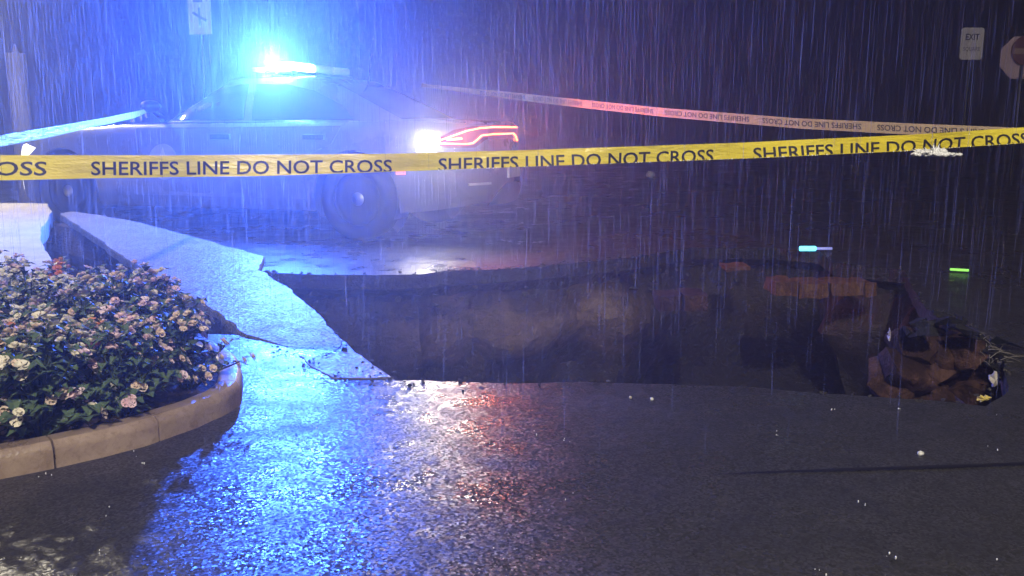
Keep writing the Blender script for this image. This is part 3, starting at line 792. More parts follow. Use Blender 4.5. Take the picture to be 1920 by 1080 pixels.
# ------------------------------------------------------------------ barrier tapes
def text_mesh(txt, bold=0.0):
    cu = bpy.data.curves.new('t', 'FONT'); cu.body = txt; cu.size = 1.0; cu.offset = bold; cu.resolution_u = 3
    o = bpy.data.objects.new('t', cu); C.objects.link(o); bpy.context.view_layer.update()
    me = bpy.data.meshes.new_from_object(o.evaluated_get(bpy.context.evaluated_depsgraph_get()))
    bpy.data.objects.remove(o); bm = bmesh.new(); bm.from_mesh(me)
    bmesh.ops.triangulate(bm, faces=bm.faces)
    xs = [v.co.x for v in bm.verts]; ys = [v.co.y for v in bm.verts]
    x0, x1, y0, y1 = min(xs), max(xs), min(ys), max(ys)
    for v in bm.verts: v.co = Vector(((v.co.x - x0) / (x1 - x0), (v.co.y - y0) / (y1 - y0), 0))
    return bm
MSG = 'SHERIFFS LINE DO NOT CROSS'
TW = .0762
class Tape:
    def __init__(s, tops, bots, plan0, plan1, wob=0):
        """tops / bots: pixel polylines of the visible strip; plan0/plan1: two points of the vertical plane it hangs in"""
        s.tops, s.bots = tops, bots; s.p0 = Vector((plan0[0], plan0[1], 0)); d = Vector((plan1[0] - plan0[0], plan1[1] - plan0[1], 0)); s.d = d.normalized()
        s.n = Vector((s.d.y, -s.d.x, 0))
        if s.n.y > 0: s.n = -s.n
        s.x0, s.x1 = tops[0][0], tops[-1][0]; s.wob = wob
    def pt(s, px, v, off=0.):         # v: metres below the top edge
        t = onplane(px, interp(px, s.tops), s.p0, s.n); b = onplane(px, interp(px, s.bots), s.p0, s.n)
        d = (b - t).normalized(); h = (b - t).length
        tilt = s.wob * math.sin(px * .013 + 1) + s.wob * .6 * math.sin(px * .031)
        return t + d * v + s.n * (off + tilt * (v / TW - .5) * .02)
    def h(s, px):
        t = onplane(px, interp(px, s.tops), s.p0, s.n); b = onplane(px, interp(px, s.bots), s.p0, s.n); return (b - t).length
    def strip(s, name, mt, n=120):
        verts, faces = [], []
        for i in range(n + 1):
            px = lerp(s.x0, s.x1, i / n); h = min(TW, s.h(px)); rest = TW - h
            prof = [(0, 0), (h * .33, .0), (h * .66, .0), (h, 0), (h, -.004), (h - max(rest, .004), -.006)]
            pr = [s.pt(px, v, o) for v, o in prof]
            bk = [s.pt(px, v, o - .0012) for v, o in prof[:3]]
            verts += pr + bk[::-1]
        m = 9
        for i in range(n):
            for k in range(m): faces.append((i * m + k, i * m + (k + 1) % m, (i + 1) * m + (k + 1) % m, (i + 1) * m + k))
        faces.append(tuple(range(m))); faces.append(tuple(n * m + k for k in range(m))[::-1])
        bm = bmesh.new(); me = mesh(name, verts, faces); bm.from_mesh(me); bmesh.ops.recalc_face_normals(bm, faces=bm.faces); bm.to_mesh(me); bm.free()
        return link(name, me, mt, angle=50)
    def text(s, pxa, pxb, vtop, cap, parent, flip=False, txt=MSG, bold=.012):
        bm = text_mesh(txt, bold)
        wa, wb = onplane(pxa, interp(pxa, s.tops), s.p0, s.n), onplane(pxb, interp(pxb, s.tops), s.p0, s.n)
        L = (wb - wa).length
        def pxof(u):
            w = wa.lerp(wb, u); q = w - Vector((0, 0, CAMH)); yc = q.y * CP - q.z * SP; return 960 + FPX * q.x / yc
        # finer subdivision along the strip follows its curve well enough because letters are short
        for v in bm.verts:
            u, w = v.co.x, v.co.y
            if flip: u, w = 1 - u, 1 - w
            v.co = Vector((u, vtop + cap * (1 - w), 0))
        # cut what lies below the fold line
        hs = [(u_ / 10, min(TW, s.h(pxof(u_ / 10)))) for u_ in range(11)]
        a_, b_ = hs[0], hs[-1]
        sl = (b_[1] - a_[1]); nrm = Vector((-sl, 1, 0)).normalized()
        bmesh.ops.bisect_plane(bm, geom=bm.verts[:] + bm.edges[:] + bm.faces[:], plane_co=Vector((0, a_[1] - .0015, 0)), plane_no=nrm, clear_outer=True)
        for v in bm.verts: v.co = s.pt(pxof(v.co.x), v.co.y, .0012)
        if flip:
            me = bpy.data.meshes.new('lettering'); bm.to_mesh(me); bm.free()
            o = link('lettering', me, M_INK2, parent); o['kind'] = 'stuff'; return o
        left_ = set(bm.verts)                          # every letter is a part of its own
        while left_:
            stack = [left_.pop()]; isl = set(stack)
            while stack:
                for e_ in stack.pop().link_edges:
                    for q in e_.verts:
                        if q in left_: left_.discard(q); isl.add(q); stack.append(q)
            fs = list({f_ for q in isl for f_ in q.link_faces})
            if not fs: continue
            vl = list(isl); ix = {q: k for k, q in enumerate(vl)}
            add('letter', [q.co for q in vl], [[ix[q] for q in f_.verts] for f_ in fs], M_INK, parent)
        bm.free()
def tape_obj(tape, name, mt, label, n=120):
    o = tape.strip(name, mt, n); tag(o, label, 'tape'); return o
pA, pB = at(-60, 260, 2.68), at(1980, 260, 3.25)
near = Tape([(-90, 291), (0, 291), (300, 291), (735, 288), (1000, 281), (1400, 267), (1700, 253), (1980, 235)],
            [(-90, 340), (0, 338), (200, 334), (500, 330), (735, 322), (1000, 312), (1400, 297), (1700, 283), (1980, 264)], pA, pB, .6)
t1 = tape_obj(near, 'barrier_tape', M_TAPE, 'yellow barrier tape stretched across the whole scene nearest the camera', 150)
CAPH = .0415
near.text(-476, 88, .0185, CAPH, t1) if False else None
# the message that ends at the left edge of frame: only its last letters are on the built length
near.text(-86, 88, .0185, CAPH, t1, txt='CROSS')
near.text(171, 735, .0185, CAPH, t1); near.text(822, 1338, .0185, CAPH + .001, t1); near.text(1412, 1928, .0185, CAPH + .002, t1)
# rain beads along the lower edge
bm = bmesh.new()
for i in range(120):
    px = 820 + rng.random() ** .8 * 1100; p = near.pt(px, min(TW, near.h(px)), rng.uniform(-.001, .003)); r_ = rng.uniform(.0008, .0022)
    bmesh.ops.create_icosphere(bm, subdivisions=1, radius=r_, matrix=Matrix.Translation(p) @ Matrix.Diagonal((1, 1, 1.4, 1)))
wb = link('water_beads', from_bm('water_beads', bm), M_WATER, t1, smooth=True); wb['kind'] = 'stuff'
# far tape from the car to the right
f0, f1 = at(1170, 205, 8.5), at(1750, 240, 6.1)
dirn = (f1 - f0)
far = Tape([(790, 158), (800, 158), (960, 173), (1100, 188), (1250, 203), (1500, 222), (1700, 231), (1920, 240), (1990, 243)],
           [(790, 163), (800, 164), (960, 186), (1100, 204), (1250, 221), (1500, 243), (1700, 252), (1920, 262), (1990, 265)], f0, f1, 0)
t2 = tape_obj(far, 'barrier_tape', M_TAPE2, 'pale barrier tape with upside down lettering running from the car to the right', 90)
for a, b in ((1882, 2080), (1645, 1868), (1430, 1615), (1247, 1405), (1110, 1225), (1000, 1092), (900, 985)):
    if b > 1985:
        far.text(1882, 1985, .018, .040, t2, flip=True, txt='CROSS'); continue
    far.text(a, b, .018, .040, t2, flip=True)
# left tape tied to the car mirror
mir = cw((.52, 1.06, 1.17))
l0 = at(-80, 262, 5.6)
left = Tape([(-80, 270), (0, 254), (100, 237), (200, 220), (262, 207), (290, 199)], [(-80, 294), (0, 276), (100, 256), (160, 241), (200, 233), (250, 222), (290, 204)], l0, mir, 0)
t3 = tape_obj(left, 'barrier_tape', M_TAPE3, 'twisted off-white barrier tape tied to the car wing mirror', 60)
bm = bmesh.new()
for px, y0, y1, w in ((262, 214, 226, 5), (272, 210, 221, 4), (246, 222, 229, 10)):
    a, b = onplane(px, y0, left.p0, left.n), onplane(px + 3, y1, left.p0, left.n); c = Vector((w * .0022, 0, 0)); k = Vector((0, .004, 0))
    q = [bm.verts.new(x) for x in (a - c, a + c, b + c * .6, b - c * .8)]; q2 = [bm.verts.new(x.co + k) for x in q]
    bm.faces.new(q); bm.faces.new(q2[::-1])
    for i in range(4): bm.faces.new((q[i], q2[i], q2[(i + 1) % 4], q[(i + 1) % 4]))
link('torn_end', from_bm('torn_end', bm), M_TAPE3, t3)

# splash and small things on the road
def splash(p, w, h, n, seed):
    r = random.Random(seed); bm = bmesh.new()
    for i in range(n):
        x = max(-.5, min(.5, r.gauss(-.05, .22))); hh = h * max(.12, 1 - abs(x + .08) * 1.9) * r.uniform(.25, 1)
        q = p + Vector((x * w, r.uniform(-.02, .02), r.uniform(0, hh * .75))); rr = r.uniform(.0025, .0075)
        g = bmesh.ops.create_icosphere(bm, subdivisions=2, radius=1)
        for v_ in g['verts']:
            d = v_.co * (1 + .45 * noise.noise(v_.co * 1.7 + Vector((i, 0, 0)))); v_.co = q + Vector((d.x * rr * r.uniform(1.3, 1.7), d.y * rr, d.z * rr))
        if i % 4 == 0:
            lean = Vector((x * .25 * w + r.uniform(-.006, .006), 0, hh * r.uniform(.5, 1))); tube_bm(bm, [q, q + lean * .5, q + lean], [.003, .0022, .0005], 5)
    return bm
sp_ = at(1757, 293, 3.05)
o = link('water_splash', from_bm('water_splash', splash(sp_ + Vector((0, 0, .004)), .155, .036, 150, 4)), M_WATER, smooth=True)
tag(o, 'white burst of splashing rainwater at the lower edge of the yellow tape', 'splash')
def rod(name, a, b, r, mt, label, cat, mt2=None):
    bm = bmesh.new(); tube_bm(bm, [a, a.lerp(b, .03), a.lerp(b, .97), b], [r * .5, r, r, r * .5], 8)
    o = link(name, from_bm(name, bm), mt, smooth=True); tag(o, label, cat); return o
a, b, c_ = gnd(1499, 466, .03), gnd(1530, 466, .03), gnd(1560, 466, .03)
g1 = rod('glow_stick', a, b, .02, M_GLOWC, 'short bright cyan glow stick lying at the far edge of the sinkhole', 'glow stick')
bm = bmesh.new(); tube_bm(bm, [b, c_], .011, 8); link('dim_end', from_bm('dim_end', bm), M_GLOWB, g1, smooth=True)
rod('glow_stick', gnd(1781, 505, .02), gnd(1817, 507, .02), .009, M_GLOWG, 'thin green glow stick lying on the dark road at the right', 'glow stick')
def pebble(px, py, r, mt, label, cat, name='litter', seed=0, sx=1.):
    p = gnd(px, py, r * .8); bm = bmesh.new(); bmesh.ops.create_icosphere(bm, subdivisions=2, radius=r)
    for v_ in bm.verts: v_.co = v_.co * (1 + .35 * noise.noise(v_.co / r * 1.3 + Vector((seed, 0, 0)))); v_.co.x *= sx; v_.co += p
    o = link(name, from_bm(name, bm), mt, smooth=True); tag(o, label, cat); return o
pebble(1726, 850, .008, M_PLATE, 'small white pebble on the wet road at the bottom right', 'pebble', 'pebble', 1, 1.3)
pebble(1219, 327, .085, M_PLATE, 'white round road marker shining on the far dark road', 'road marker', 'road_marker', 2)
pebble(1222, 748, .007, M_PLATE, 'tiny pale pebble on the near rim below the middle of the sinkhole', 'pebble', 'pebble', 3)
pebble(1182, 745, .006, M_SCRAPW, 'tiny grey pebble on the near rim left of the pale one', 'pebble', 'pebble', 4)
# chunk of loose asphalt bits on the near lip
for i, (x, y, r_) in enumerate(((768, 722, .007), (776, 720, .004), (868, 733, .004), (668, 690, .006), (645, 655, .011), (500, 512, .022))):
    pebble(x, y, r_, M_DARKCHUNK, ['dark asphalt crumb on the near lip right of the apron', 'smaller asphalt crumb beside the crumb on the near lip', 'asphalt crumb in the white glare on the near road', 'dark lump lying on the cracked apron',
           'dark crumb at the broken tip of the concrete slab', 'dark lump at the far corner where slab meets sinkhole'][i], 'crumb', 'asphalt_crumb', 5 + i, 1.3)
# seam across the road at the bottom right
sm_ = [gnd(x, y, .004) for x, y in ((1330, 889), (1480, 883), (1620, 879), (1780, 874), (1920, 869), (2300, 858))]
verts, faces = [], []
for i, p in enumerate(smooth_path(sm_, 8)):
    w_ = (.011 + .004 * noise.noise(p * 5)) * min(1, i / 14); verts += [p + Vector((0, -w_, 0)), p + Vector((0, w_, 0))]
faces = [(2 * i, 2 * i + 2, 2 * i + 3, 2 * i + 1) for i in range(len(verts) // 2 - 1)]
M_TAR = mat('tar', (.012, .012, .013), .5)
tag(add('tar_seam', verts, faces, M_TAR), 'dark tar seam across the near road', kind='structure')

# ------------------------------------------------------------------ clay ledges and the clod in the hole
def blob(bm, c, rx, ry, rz, seed, sub=3, amp=.35, fr=1.6):
    g = bmesh.ops.create_icosphere(bm, subdivisions=sub, radius=1)
    for v_ in g['verts']:
        d = v_.co.copy(); w = noise.noise(d * fr + Vector((seed, seed * .7, 0))) * amp + noise.noise(d * fr * 3 + Vector((0, seed, 0))) * amp * .45 + noise.noise(d * fr * 8) * amp * .15
        q = d * (1 + w); v_.co = Vector(c) + Vector((q.x * rx, q.y * ry, q.z * rz))
def ledge(name, pxs, d, label, mt, n, seed, rot=0):
    r = random.Random(seed); x0, y0, x1, y1 = pxs
    a, b = at(x0, y1, d), at(x1, y0, d); t = empty(name, ((a.x + b.x) / 2, d, a.z))
    W_, H_ = b.x - a.x, b.z - a.z
    rows = 2 if H_ > .12 else 1
    for row in range(rows):
        x = -W_ / 2 + (.03 if row else 0)
        k = 0
        while x < W_ / 2 - .03:
            w = min(W_ / 2 - x, r.uniform(.12, .30)); h = H_ / rows
            bm = bmesh.new(); bmesh.ops.create_cube(bm, size=1)
            bmesh.ops.subdivide_edges(bm, edges=bm.edges[:], cuts=2, use_grid_fill=True)
            for v_ in bm.verts:
                q = v_.co; p = Vector((x + w / 2 + q.x * (w - .012), q.y * .26 + r.uniform(-.004, .004), (row + .5) * h + q.z * (h - .012)))
                p += noise.noise_vector(p * 9 + Vector((seed, k, row))) * .018; v_.co = p
            o = link('clay_block', from_bm('clay_block', bm), mt, t, angle=35); o.rotation_euler = (0, r.uniform(-.05, .05), r.uniform(-.08, .08))
            x += w + .006; k += 1
    tag(t, label, 'ledge'); return t
ledge('clay_ledge', (1440, 524, 1632, 552), 6.35, 'layered orange clay blocks jutting from the far right wall of the sinkhole', M_BRICK, 6, 3)
ledge('clay_ledge', (1230, 546, 1325, 577), 6.25, 'small brown clay ledge standing in the middle of the sinkhole far wall', M_REDCLAY, 3, 4)
ledge('clay_ledge', (1355, 496, 1402, 506), 6.9, 'tiny clay ledge just under the far rim of the sinkhole', M_BRICK, 2, 6)
# clod
cc = at(1757, 690, 4.05)
clod = empty('soil_clod', (cc.x, cc.y, cc.z))
tag(clod, 'large red brown clod of earth with torn roots at the right end of the sinkhole', 'clod')
def hull(bm, c, rx, ry, rz, r, n=16):
    tmp = bmesh.new()
    for k in range(n):
        d = Vector((r.gauss(0, 1), r.gauss(0, 1), r.gauss(0, 1))).normalized() * r.uniform(.75, 1)
        tmp.verts.new((d.x * rx, d.y * ry, d.z * rz))
    bmesh.ops.convex_hull(tmp, input=tmp.verts[:])
    for v_ in [v_ for v_ in tmp.verts if not v_.link_faces]: tmp.verts.remove(v_)
    rot = Matrix.Rotation(r.uniform(0, 6.28), 3, 'Z') @ Matrix.Rotation(r.uniform(-.4, .4), 3, 'X')
    mp = {v_: bm.verts.new(Vector(c) + rot @ v_.co) for v_ in tmp.verts}
    for f_ in tmp.faces: bm.faces.new([mp[v_] for v_ in f_.verts])
    tmp.free()
def roughen(bm, cuts, amp, fr, seed):
    bmesh.ops.triangulate(bm, faces=bm.faces[:])
    bmesh.ops.subdivide_edges(bm, edges=bm.edges[:], cuts=cuts, use_grid_fill=True)
    for v_ in bm.verts: v_.co += noise.noise_vector(v_.co * fr + Vector((seed, 0, 0))) * amp
r = random.Random(21)
for i, (x, z, sx, sz) in enumerate(((-.13, -.05, .15, .13), (.02, -.09, .16, .12), (.14, -.07, .14, .14), (-.17, -.14, .12, .1), (.0, .03, .15, .1), (.1, .04, .13, .09), (-.08, .05, .1, .08), (.17, -.16, .1, .08), (-.02, -.18, .13, .08))):
    bm = bmesh.new(); hull(bm, (x * 1.12, r.uniform(-.04, .10), z + .055), sx * 1.22, .16, sz * 1.3, r, 18); roughen(bm, 2, .022, 11, i)
    link('clay_lump', from_bm('clay_lump', bm), M_REDCLAY, clod, angle=50)
for i in range(17):
    t_ = i / 16; x = -.17 + .43 * t_; bm = bmesh.new()
    hull(bm, (x + r.uniform(-.02, .02), r.uniform(-.2, .08), .17 + .06 * math.sin(PI * min(1, t_ * 1.2)) - .22 * max(0, t_ - .45) + r.uniform(-.03, .02)), r.uniform(.045, .09), r.uniform(.05, .09), r.uniform(.015, .035), r, 12); roughen(bm, 1, .008, 20, i)
    link('asphalt_crust', from_bm('asphalt_crust', bm), M_DARKCHUNK, clod, angle=25)
bm = bmesh.new()
for i in range(70):
    x = rng.uniform(.10, .27); b = Vector((x, rng.uniform(-.22, .0), .16 - .7 * (x - .08) + rng.uniform(-.05, .05)))
    d = Vector((rng.uniform(-.2, .9), rng.uniform(-.5, .3), rng.uniform(-.5, .8))).normalized(); L = rng.uniform(.03, .09)
    tube_bm(bm, [b, b + d * L * .5 + Vector((0, 0, -.006)), b + d * L + Vector((0, 0, -.02))], [.0022, .0016, .0006], 4)
rt = link('roots', from_bm('roots', bm), mat('pale_root', (.22, .20, .19), .5), clod); rt['kind'] = 'stuff'
def scrap(px, py, d, w, h, mt, label, cat, name, seed, n=16):
    p = at(px, py, d); bm = bmesh.new(); r = random.Random(seed); vs = []
    for k in range(n):
        a = 2 * PI * k / n; rr = r.uniform(.45, 1.1); vs.append(Vector((math.cos(a) * rr * w / 2, r.uniform(-.012, .012), math.sin(a) * rr * h / 2)))
    A_ = [bm.verts.new(p + v_) for v_ in vs]; B_ = [bm.verts.new(p + v_ + Vector((0, .006, 0))) for v_ in vs]
    ca, cb = bm.verts.new(p + Vector((0, -.012, 0))), bm.verts.new(p + Vector((0, .012, 0)))
    for k in range(n):
        bm.faces.new((A_[k], A_[(k + 1) % n], ca)); bm.faces.new((B_[(k + 1) % n], B_[k], cb)); bm.faces.new((A_[k], B_[k], B_[(k + 1) % n], A_[(k + 1) % n]))
    o = link(name, from_bm(name, bm), mt); tag(o, label, cat); return o
scrap(1845, 747, 3.42, .065, .03, M_SCRAPY, 'yellow crumpled scrap on the rim below the earth clod', 'scrap', 'paper_scrap', 1)
scrap(1864, 712, 3.55, .035, .085, M_SCRAPW, 'pale torn scrap on the right side of the earth clod', 'scrap', 'paper_scrap', 2)
scrap(1668, 628, 3.95, .02, .06, M_SCRAPW, 'pale thin scrap at the left tip of the earth clod', 'scrap', 'paper_scrap', 5)
p = gnd(1878, 652, .012); bm = bmesh.new()
leaf_bm(bm, p + Vector((-.1, 0, 0)), Vector((1, .05, 0)).normalized(), Vector((0, 0, 1)), .22, .12, .5)
g = bmesh.ops.solidify(bm, geom=bm.faces[:], thickness=.004)
o = link('fallen_leaf', from_bm('fallen_leaf', bm), M_DARKLEAF); tag(o, 'dark broad leaf lying on the road right of the clod', 'leaf')

# crumbled bits along the broken edges
r = random.Random(33); bm = bmesh.new()
for i in range(len(hole)):
    p = hole[i]; q = hole[(i + 1) % len(hole)]
    for k in range(r.choice((0, 1, 1, 2, 3))):
        c = p.lerp(q, r.random()); s_ = r.uniform(.003, .011) * (1 + .12 * c.y)
        hull(bm, (c.x + r.gauss(0, .03), c.y + r.gauss(0, .03), s_ * .3 + .002), s_ * r.uniform(.8, 1.6), s_, s_ * .6, r, 8)
    if p.y > 4.4 and r.random() < .9:                                   # base stones sticking out under the far rim
        out = (p - Vector((.9, 5.2, 0))).normalized()
        for k in range(r.choice((1, 2, 3))):
            s_ = r.uniform(.012, .04); z = -r.uniform(.09, .34)
            hull(bm, (p.x + out.x * (.07 + .05 * r.random()), p.y + out.y * (.05 + .08 * r.random()), z), s_ * 1.3, s_, s_ * .7, r, 9)
for i in range(90):
    px, py = r.choice(((432, 612), (470, 634), (540, 658), (600, 667), (640, 655), (628, 711), (700, 713), (585, 690)))
    c = gnd(px + r.gauss(0, 16), py + r.gauss(0, 7)); s_ = r.uniform(.003, .010)
    hull(bm, (c.x, c.y, .008 + s_ * .4), s_ * 1.3, s_, s_ * .7, r, 8)
o = link('rubble', from_bm('rubble', bm), soil_mat('grey_rubble', (.03, .03, .03), (.09, .085, .08), (.2, .18, .16), 30)); tag(o, 'small broken stones and crumbs along the edges of the sinkhole', kind='stuff')

# ------------------------------------------------------------------ signs and poles
def post(bm, x, y, z0, z1, r): tube_bm(bm, [(x, y, z0), (x, y, z1)], r, 10)
# exit sign
D = 16.0
e0, e1 = at(1798, 112, D), at(1846, 52, D); ec = (e0 + e1) / 2; ew, eh = e1.x - e0.x, e1.z - e0.z
ex = empty('exit_sign', (ec.x, ec.y, 0)); tag(ex, 'white rounded exit sign on a dark post beside the octagonal sign', 'sign')
bm = bmesh.new(); box_bm(bm, (-ew / 2, -.01, ec.z - eh / 2), (ew / 2, .01, ec.z + eh / 2))
vs_ = [e_ for e_ in bm.edges if abs(e_.verts[0].co.x - e_.verts[1].co.x) < 1e-5 and abs(e_.verts[0].co.z - e_.verts[1].co.z) < 1e-5]
bmesh.ops.bevel(bm, geom=vs_, offset=.05, segments=4, affect='EDGES', profile=.5)
pn_ = link('panel', from_bm('panel', bm), M_SIGN, ex)
def flat_text(txt, parent, x0, x1, z0, z1, y, mt, bold=0.):
    b_ = text_mesh(txt, bold)
    for v_ in b_.verts: v_.co = Vector((lerp(x0, x1, v_.co.x), y, lerp(z0, z1, v_.co.y)))
    me = bpy.data.meshes.new('lettering'); b_.to_mesh(me); b_.free(); o = link('lettering', me, mt, parent); o['kind'] = 'stuff'; return o
flat_text('EXIT', pn_, -.118, .118, ec.z + .06, ec.z + .165, -.013, M_INK, .03)
flat_text('SQUARE', pn_, -.145, .145, ec.z - .13, ec.z - .055, -.013, mat('faded_ink', (.06, .05, .055), .5))
bm = bmesh.new(); post(bm, 0, .035, 0, ec.z + eh / 2, .022); link('post', from_bm('post', bm), M_STEEL, ex, smooth=True)
# octagonal sign seen from behind with a round no entry disc
oc = at(1914, 108, D); ro = (at(1914, 68.5, D).z - at(1914, 147.5, D).z) / 2 / math.cos(PI / 8)
ot = empty('octagon_sign', (oc.x, oc.y, 0)); tag(ot, 'octagonal metal sign tinted as if pink-lit, carrying a round red disc with a pale bar', 'sign')
def ngon_plate(r, n, y0, y1, cz, cx=0., ph=0.):
    bm = bmesh.new(); A_ = [bm.verts.new((cx + r * math.cos(ph + 2 * PI * k / n), y0, cz + r * math.sin(ph + 2 * PI * k / n))) for k in range(n)]
    B_ = [bm.verts.new((v_.co.x, y1, v_.co.z)) for v_ in A_]
    for k in range(n): bm.faces.new((A_[k], A_[(k + 1) % n], B_[(k + 1) % n], B_[k]))
    bm.faces.new(A_); bm.faces.new(B_[::-1]); return bm
link('sign_plate', from_bm('sign_plate', ngon_plate(ro, 8, 0, .008, oc.z, 0, PI / 8)), M_OCT, ot)
dc = at(1919, 95, D); rd = .245
dk = link('round_disc', from_bm('round_disc', ngon_plate(rd, 32, -.075, -.06, dc.z, dc.x - oc.x)), M_DISC, ot)
bm = bmesh.new(); box_bm(bm, (dc.x - oc.x - rd * .86, -.080, dc.z - .06), (dc.x - oc.x + rd * .86, -.0755, dc.z + .03)); link('disc_bar', from_bm('disc_bar', bm), M_DISCBAR, dk)
bm = bmesh.new(); post(bm, .01, -.03, 0, oc.z + .4, .026); link('post', from_bm('post', bm), M_STEEL, ot, smooth=True)
# hanging sign at upper left, on a post beyond the car
D = 13.5
s0, s1 = at(355, 65, D), at(392, -40, D); sc2 = (s0 + s1) / 2; sw, sh = s1.x - s0.x, s1.z - s0.z
sg = empty('parking_sign', (sc2.x, sc2.y, 0)); tag(sg, 'pale upright sign with a dark slanted mark above the car at the left', 'sign')
bm = bmesh.new(); box_bm(bm, (-sw / 2, -.01, s0.z), (sw / 2, .01, s1.z), .006); pn_ = link('panel', from_bm('panel', bm), mat('white_sign_panel', (.8, .8, .78), .5), sg)
bm = bmesh.new(); u = sh / 105.
zc = s1.z - u * 72
def bar2(x0, z0, x1, z1, w):
    d = Vector((x1 - x0, 0, z1 - z0)).normalized(); n_ = Vector((-d.z, 0, d.x)) * w
    bm.faces.new([bm.verts.new(Vector((x, -.0125, z)) + k) for x, z, k in ((x0, z0, n_), (x0, z0, -n_), (x1, z1, -n_), (x1, z1, n_))])
pxm = sw / 37.
bar2(0, zc + 18 * u, 0, zc - 16 * u, 1.6 * pxm); bar2(-11 * pxm, zc + 9 * u, 11 * pxm, zc - 7 * u, 2.0 * pxm)
bar2(-9 * pxm, zc + 30 * u, 6 * pxm, zc + 30 * u, 2.0 * pxm)
link('dark_mark', from_bm('dark_mark', bm, False), mat('grey_print', (.18, .19, .22), .5), pn_)
bm = bmesh.new(); post(bm, 0, .04, 0, s1.z + .05, .028); link('post', from_bm('post', bm), M_STEEL, sg, smooth=True)
# pale bollard post behind on the far left
D = 12.5
b0, b1 = at(11, 100, D), at(46, 100, D); bw = (b1.x - b0.x) / 2
bl = empty('concrete_pillar', ((b0.x + b1.x) / 2, D, 0)); tag(bl, 'pale upright pillar with a pointed cap behind the car at the far left', 'pillar')
bm = bmesh.new(); post(bm, 0, 0, 0, b0.z, bw); link('shaft', from_bm('shaft', bm), M_PAVE, bl, smooth=True)
bm = bmesh.new(); tube_bm(bm, [(0, 0, b0.z), (0, 0, b0.z + .03), (0, 0, b0.z + .12)], [bw * .6, bw * .3, .01], 10); link('cap', from_bm('cap', bm), M_PAVE, bl, smooth=True)

# street lamps: one behind the camera, one beside the pavement beyond the left edge
def street_lamp(x, y, H, rz, label, power, size, aim, col):
    sl = empty('street_lamp', (x, y, 0), (0, 0, rz)); tag(sl, label, 'street lamp')
    bm = bmesh.new(); tube_bm(bm, [(0, 0, 0), (0, 0, .3), (0, 0, H - .3)], [.11, .07, .05], 12); link('pole', from_bm('pole', bm), M_STEEL, sl, smooth=True)
    bm = bmesh.new(); tube_bm(bm, [(0, 0, H - .3), (0, .3, H - .06), (0, 1.0, H)], [.05, .04, .035], 8); link('arm', from_bm('arm', bm), M_STEEL, sl, smooth=True)
    bm = bmesh.new(); box_bm(bm, (-.17, .9, H - .06), (.17, 1.35, H + .06), .03); hd = link('lamp_head', from_bm('lamp_head', bm), M_STEEL, sl, angle=40)
    bm = bmesh.new(); box_bm(bm, (-.13, .95, H - .085), (.13, 1.30, H - .062), .01); link('lamp_glass', from_bm('lamp_glass', bm), M_LAMPGLASS, hd)
    l = bpy.data.lights.new('street_lamp_light', 'SPOT'); l.energy = power; l.color = col; l.spot_size = R(size); l.spot_blend = .7; l.shadow_soft_size = .12
    lo = bpy.data.objects.new('street_lamp_light', l); C.objects.link(lo); lo.parent = sl; p = Vector((0, 1.12, H - .12)); lo.location = p
    d = Matrix.Rotation(-rz, 3, 'Z') @ (Vector(aim) - Vector((x, y, 0)) - Matrix.Rotation(rz, 3, 'Z') @ p)
    lo.rotation_euler = d.to_track_quat('-Z', 'Y').to_euler()
M_LAMPGLASS = mat('warm_lamp_glass', (.9, .8, .6), .3, emis=(1, .75, .42), es=8)
street_lamp(.3, -6.0, 6.6, 0, 'tall warm street lamp standing by the near road behind the camera', P_STREET, 125, (1.2, 10, 0), (1, .90, .74))
street_lamp(-8.4, 11.6, 5.0, R(-130), 'warm street lamp beside the pale pavement near the nose of the car', P_STREET2, 58, (-4.9, 6.8, 0), (1, .90, .70))

# ------------------------------------------------------------------ rain
def rain(n, seed):
    r = random.Random(seed); verts, faces = [], []
    for i in range(n):
        y = 2.2 + 13.0 * r.random() ** .75
        x = r.uniform(-.64, .64) * (y + .6); z = r.uniform(.02, min(4.6, 1.3 + y * .22))
        L = r.uniform(.10, .40) * (.6 if y < 2.5 else 1); w = r.uniform(.0003, .00082) * (.7 + .05 * y) * (.55 if y < 2.5 else 1)
        tx = r.gauss(.004, .006) * L; b = len(verts)
        verts += [(x - tx, y, z), (x - w, y - w, z + L * .3), (x + w, y - w, z + L * .3), (x, y + w, z + L * .3), (x + tx, y, z + L)]
        faces += [(b, b + 2, b + 1), (b, b + 3, b + 2), (b, b + 1, b + 3), (b + 4, b + 1, b + 2), (b + 4, b + 2, b + 3), (b + 4, b + 3, b + 1)]
    return add('rain', verts, faces, M_RAIN)
rn = rain(25000, 5); tag(rn, 'streaks of heavy rain falling through the whole scene', kind='stuff')
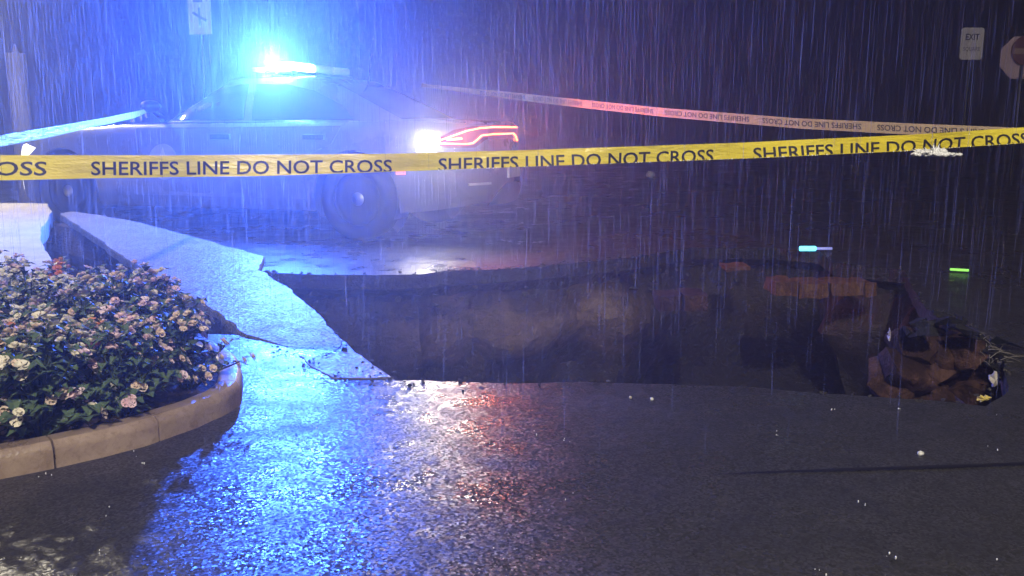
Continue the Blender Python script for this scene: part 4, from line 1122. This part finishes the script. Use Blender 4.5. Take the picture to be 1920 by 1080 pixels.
# droplets bouncing on the road
verts, faces = [], []
r = random.Random(8); bm = bmesh.new()
for i in range(80):
    y = 1.9 + 9 * r.random() ** 1.4; x = r.uniform(-.6, .6) * y
    if in_poly((x, y), hole) or in_poly((x, y), gap) or in_poly((x, y), bed_poly): continue
    for k in range(r.choice((1, 2, 3))):
        bmesh.ops.create_icosphere(bm, subdivisions=1, radius=r.uniform(.001, .0024), matrix=Matrix.Translation((x + r.gauss(0, .012), y + r.gauss(0, .012), abs(r.gauss(.012, .014)))) @ Matrix.Diagonal((1, 1, r.uniform(1, 2.4), 1)))
o = link('rain_droplets', from_bm('rain_droplets', bm, False), M_WATER, smooth=True); tag(o, 'tiny droplets bouncing off the wet road', kind='stuff')

# ------------------------------------------------------------------ rainy air
bm = bmesh.new(); box_bm(bm, (-225, -62, -2.9), (225, 425, 7.5))
hz = link('haze', from_bm('haze', bm), None)
m = bpy.data.materials.new('rainy_air'); m.use_nodes = True; nt = m.node_tree; nt.nodes.clear()
o = nt.nodes.new('ShaderNodeOutputMaterial'); pv = nt.nodes.new('ShaderNodeVolumePrincipled')
pv.inputs['Density'].default_value = HAZE_DENS; pv.inputs['Color'].default_value = (.92, .93, .95, 1); pv.inputs['Anisotropy'].default_value = HAZE_G
nt.links.new(pv.outputs[0], o.inputs['Volume']); hz.data.materials.append(m); tag(hz, 'misty rain filled air over the whole scene', kind='stuff')

if __name__ == '__main__':
    def proj(p):
        q = Vector(p) - Vector((0, 0, CAMH)); zc = q.y * CP - q.z * SP; yc = q.y * SP + q.z * CP
        return round(960 + FPX * q.x / zc), round(540 - FPX * yc / zc), round(q.y, 2)
    for nm, p in (('rear hub', (RA, .95, .37)), ('front hub', (FA, .95, .37)), ('arch f', (FA, .95, .8)), ('front tip', (2.72, 0, .6)), ('tail c', (-2.75, 0, .9)), ('bar', (LBX, .38, 1.57)), ('roof f', (0, .6, 1.44)), ('roof r', (-1.0, .6, 1.44)),
                  ('mirror', (.52, 1.05, 1.2)), ('belt', (0, .9, 1.06)), ('sill', (0, .95, .34)), ('handle r', (-1.13, .97, .92)), ('handle f', (-.02, .97, .92)), ('strobe', sp), ('plate', (pl[0], 0, .62))):
        print('PROJ', nm, proj(cw(p)))
    for a_, z_ in LEDU + LEDL: print('LED', a_, proj(cw(rearp(a_, z_)[0])))
    print('AC', AC, 'spots', len(spots))
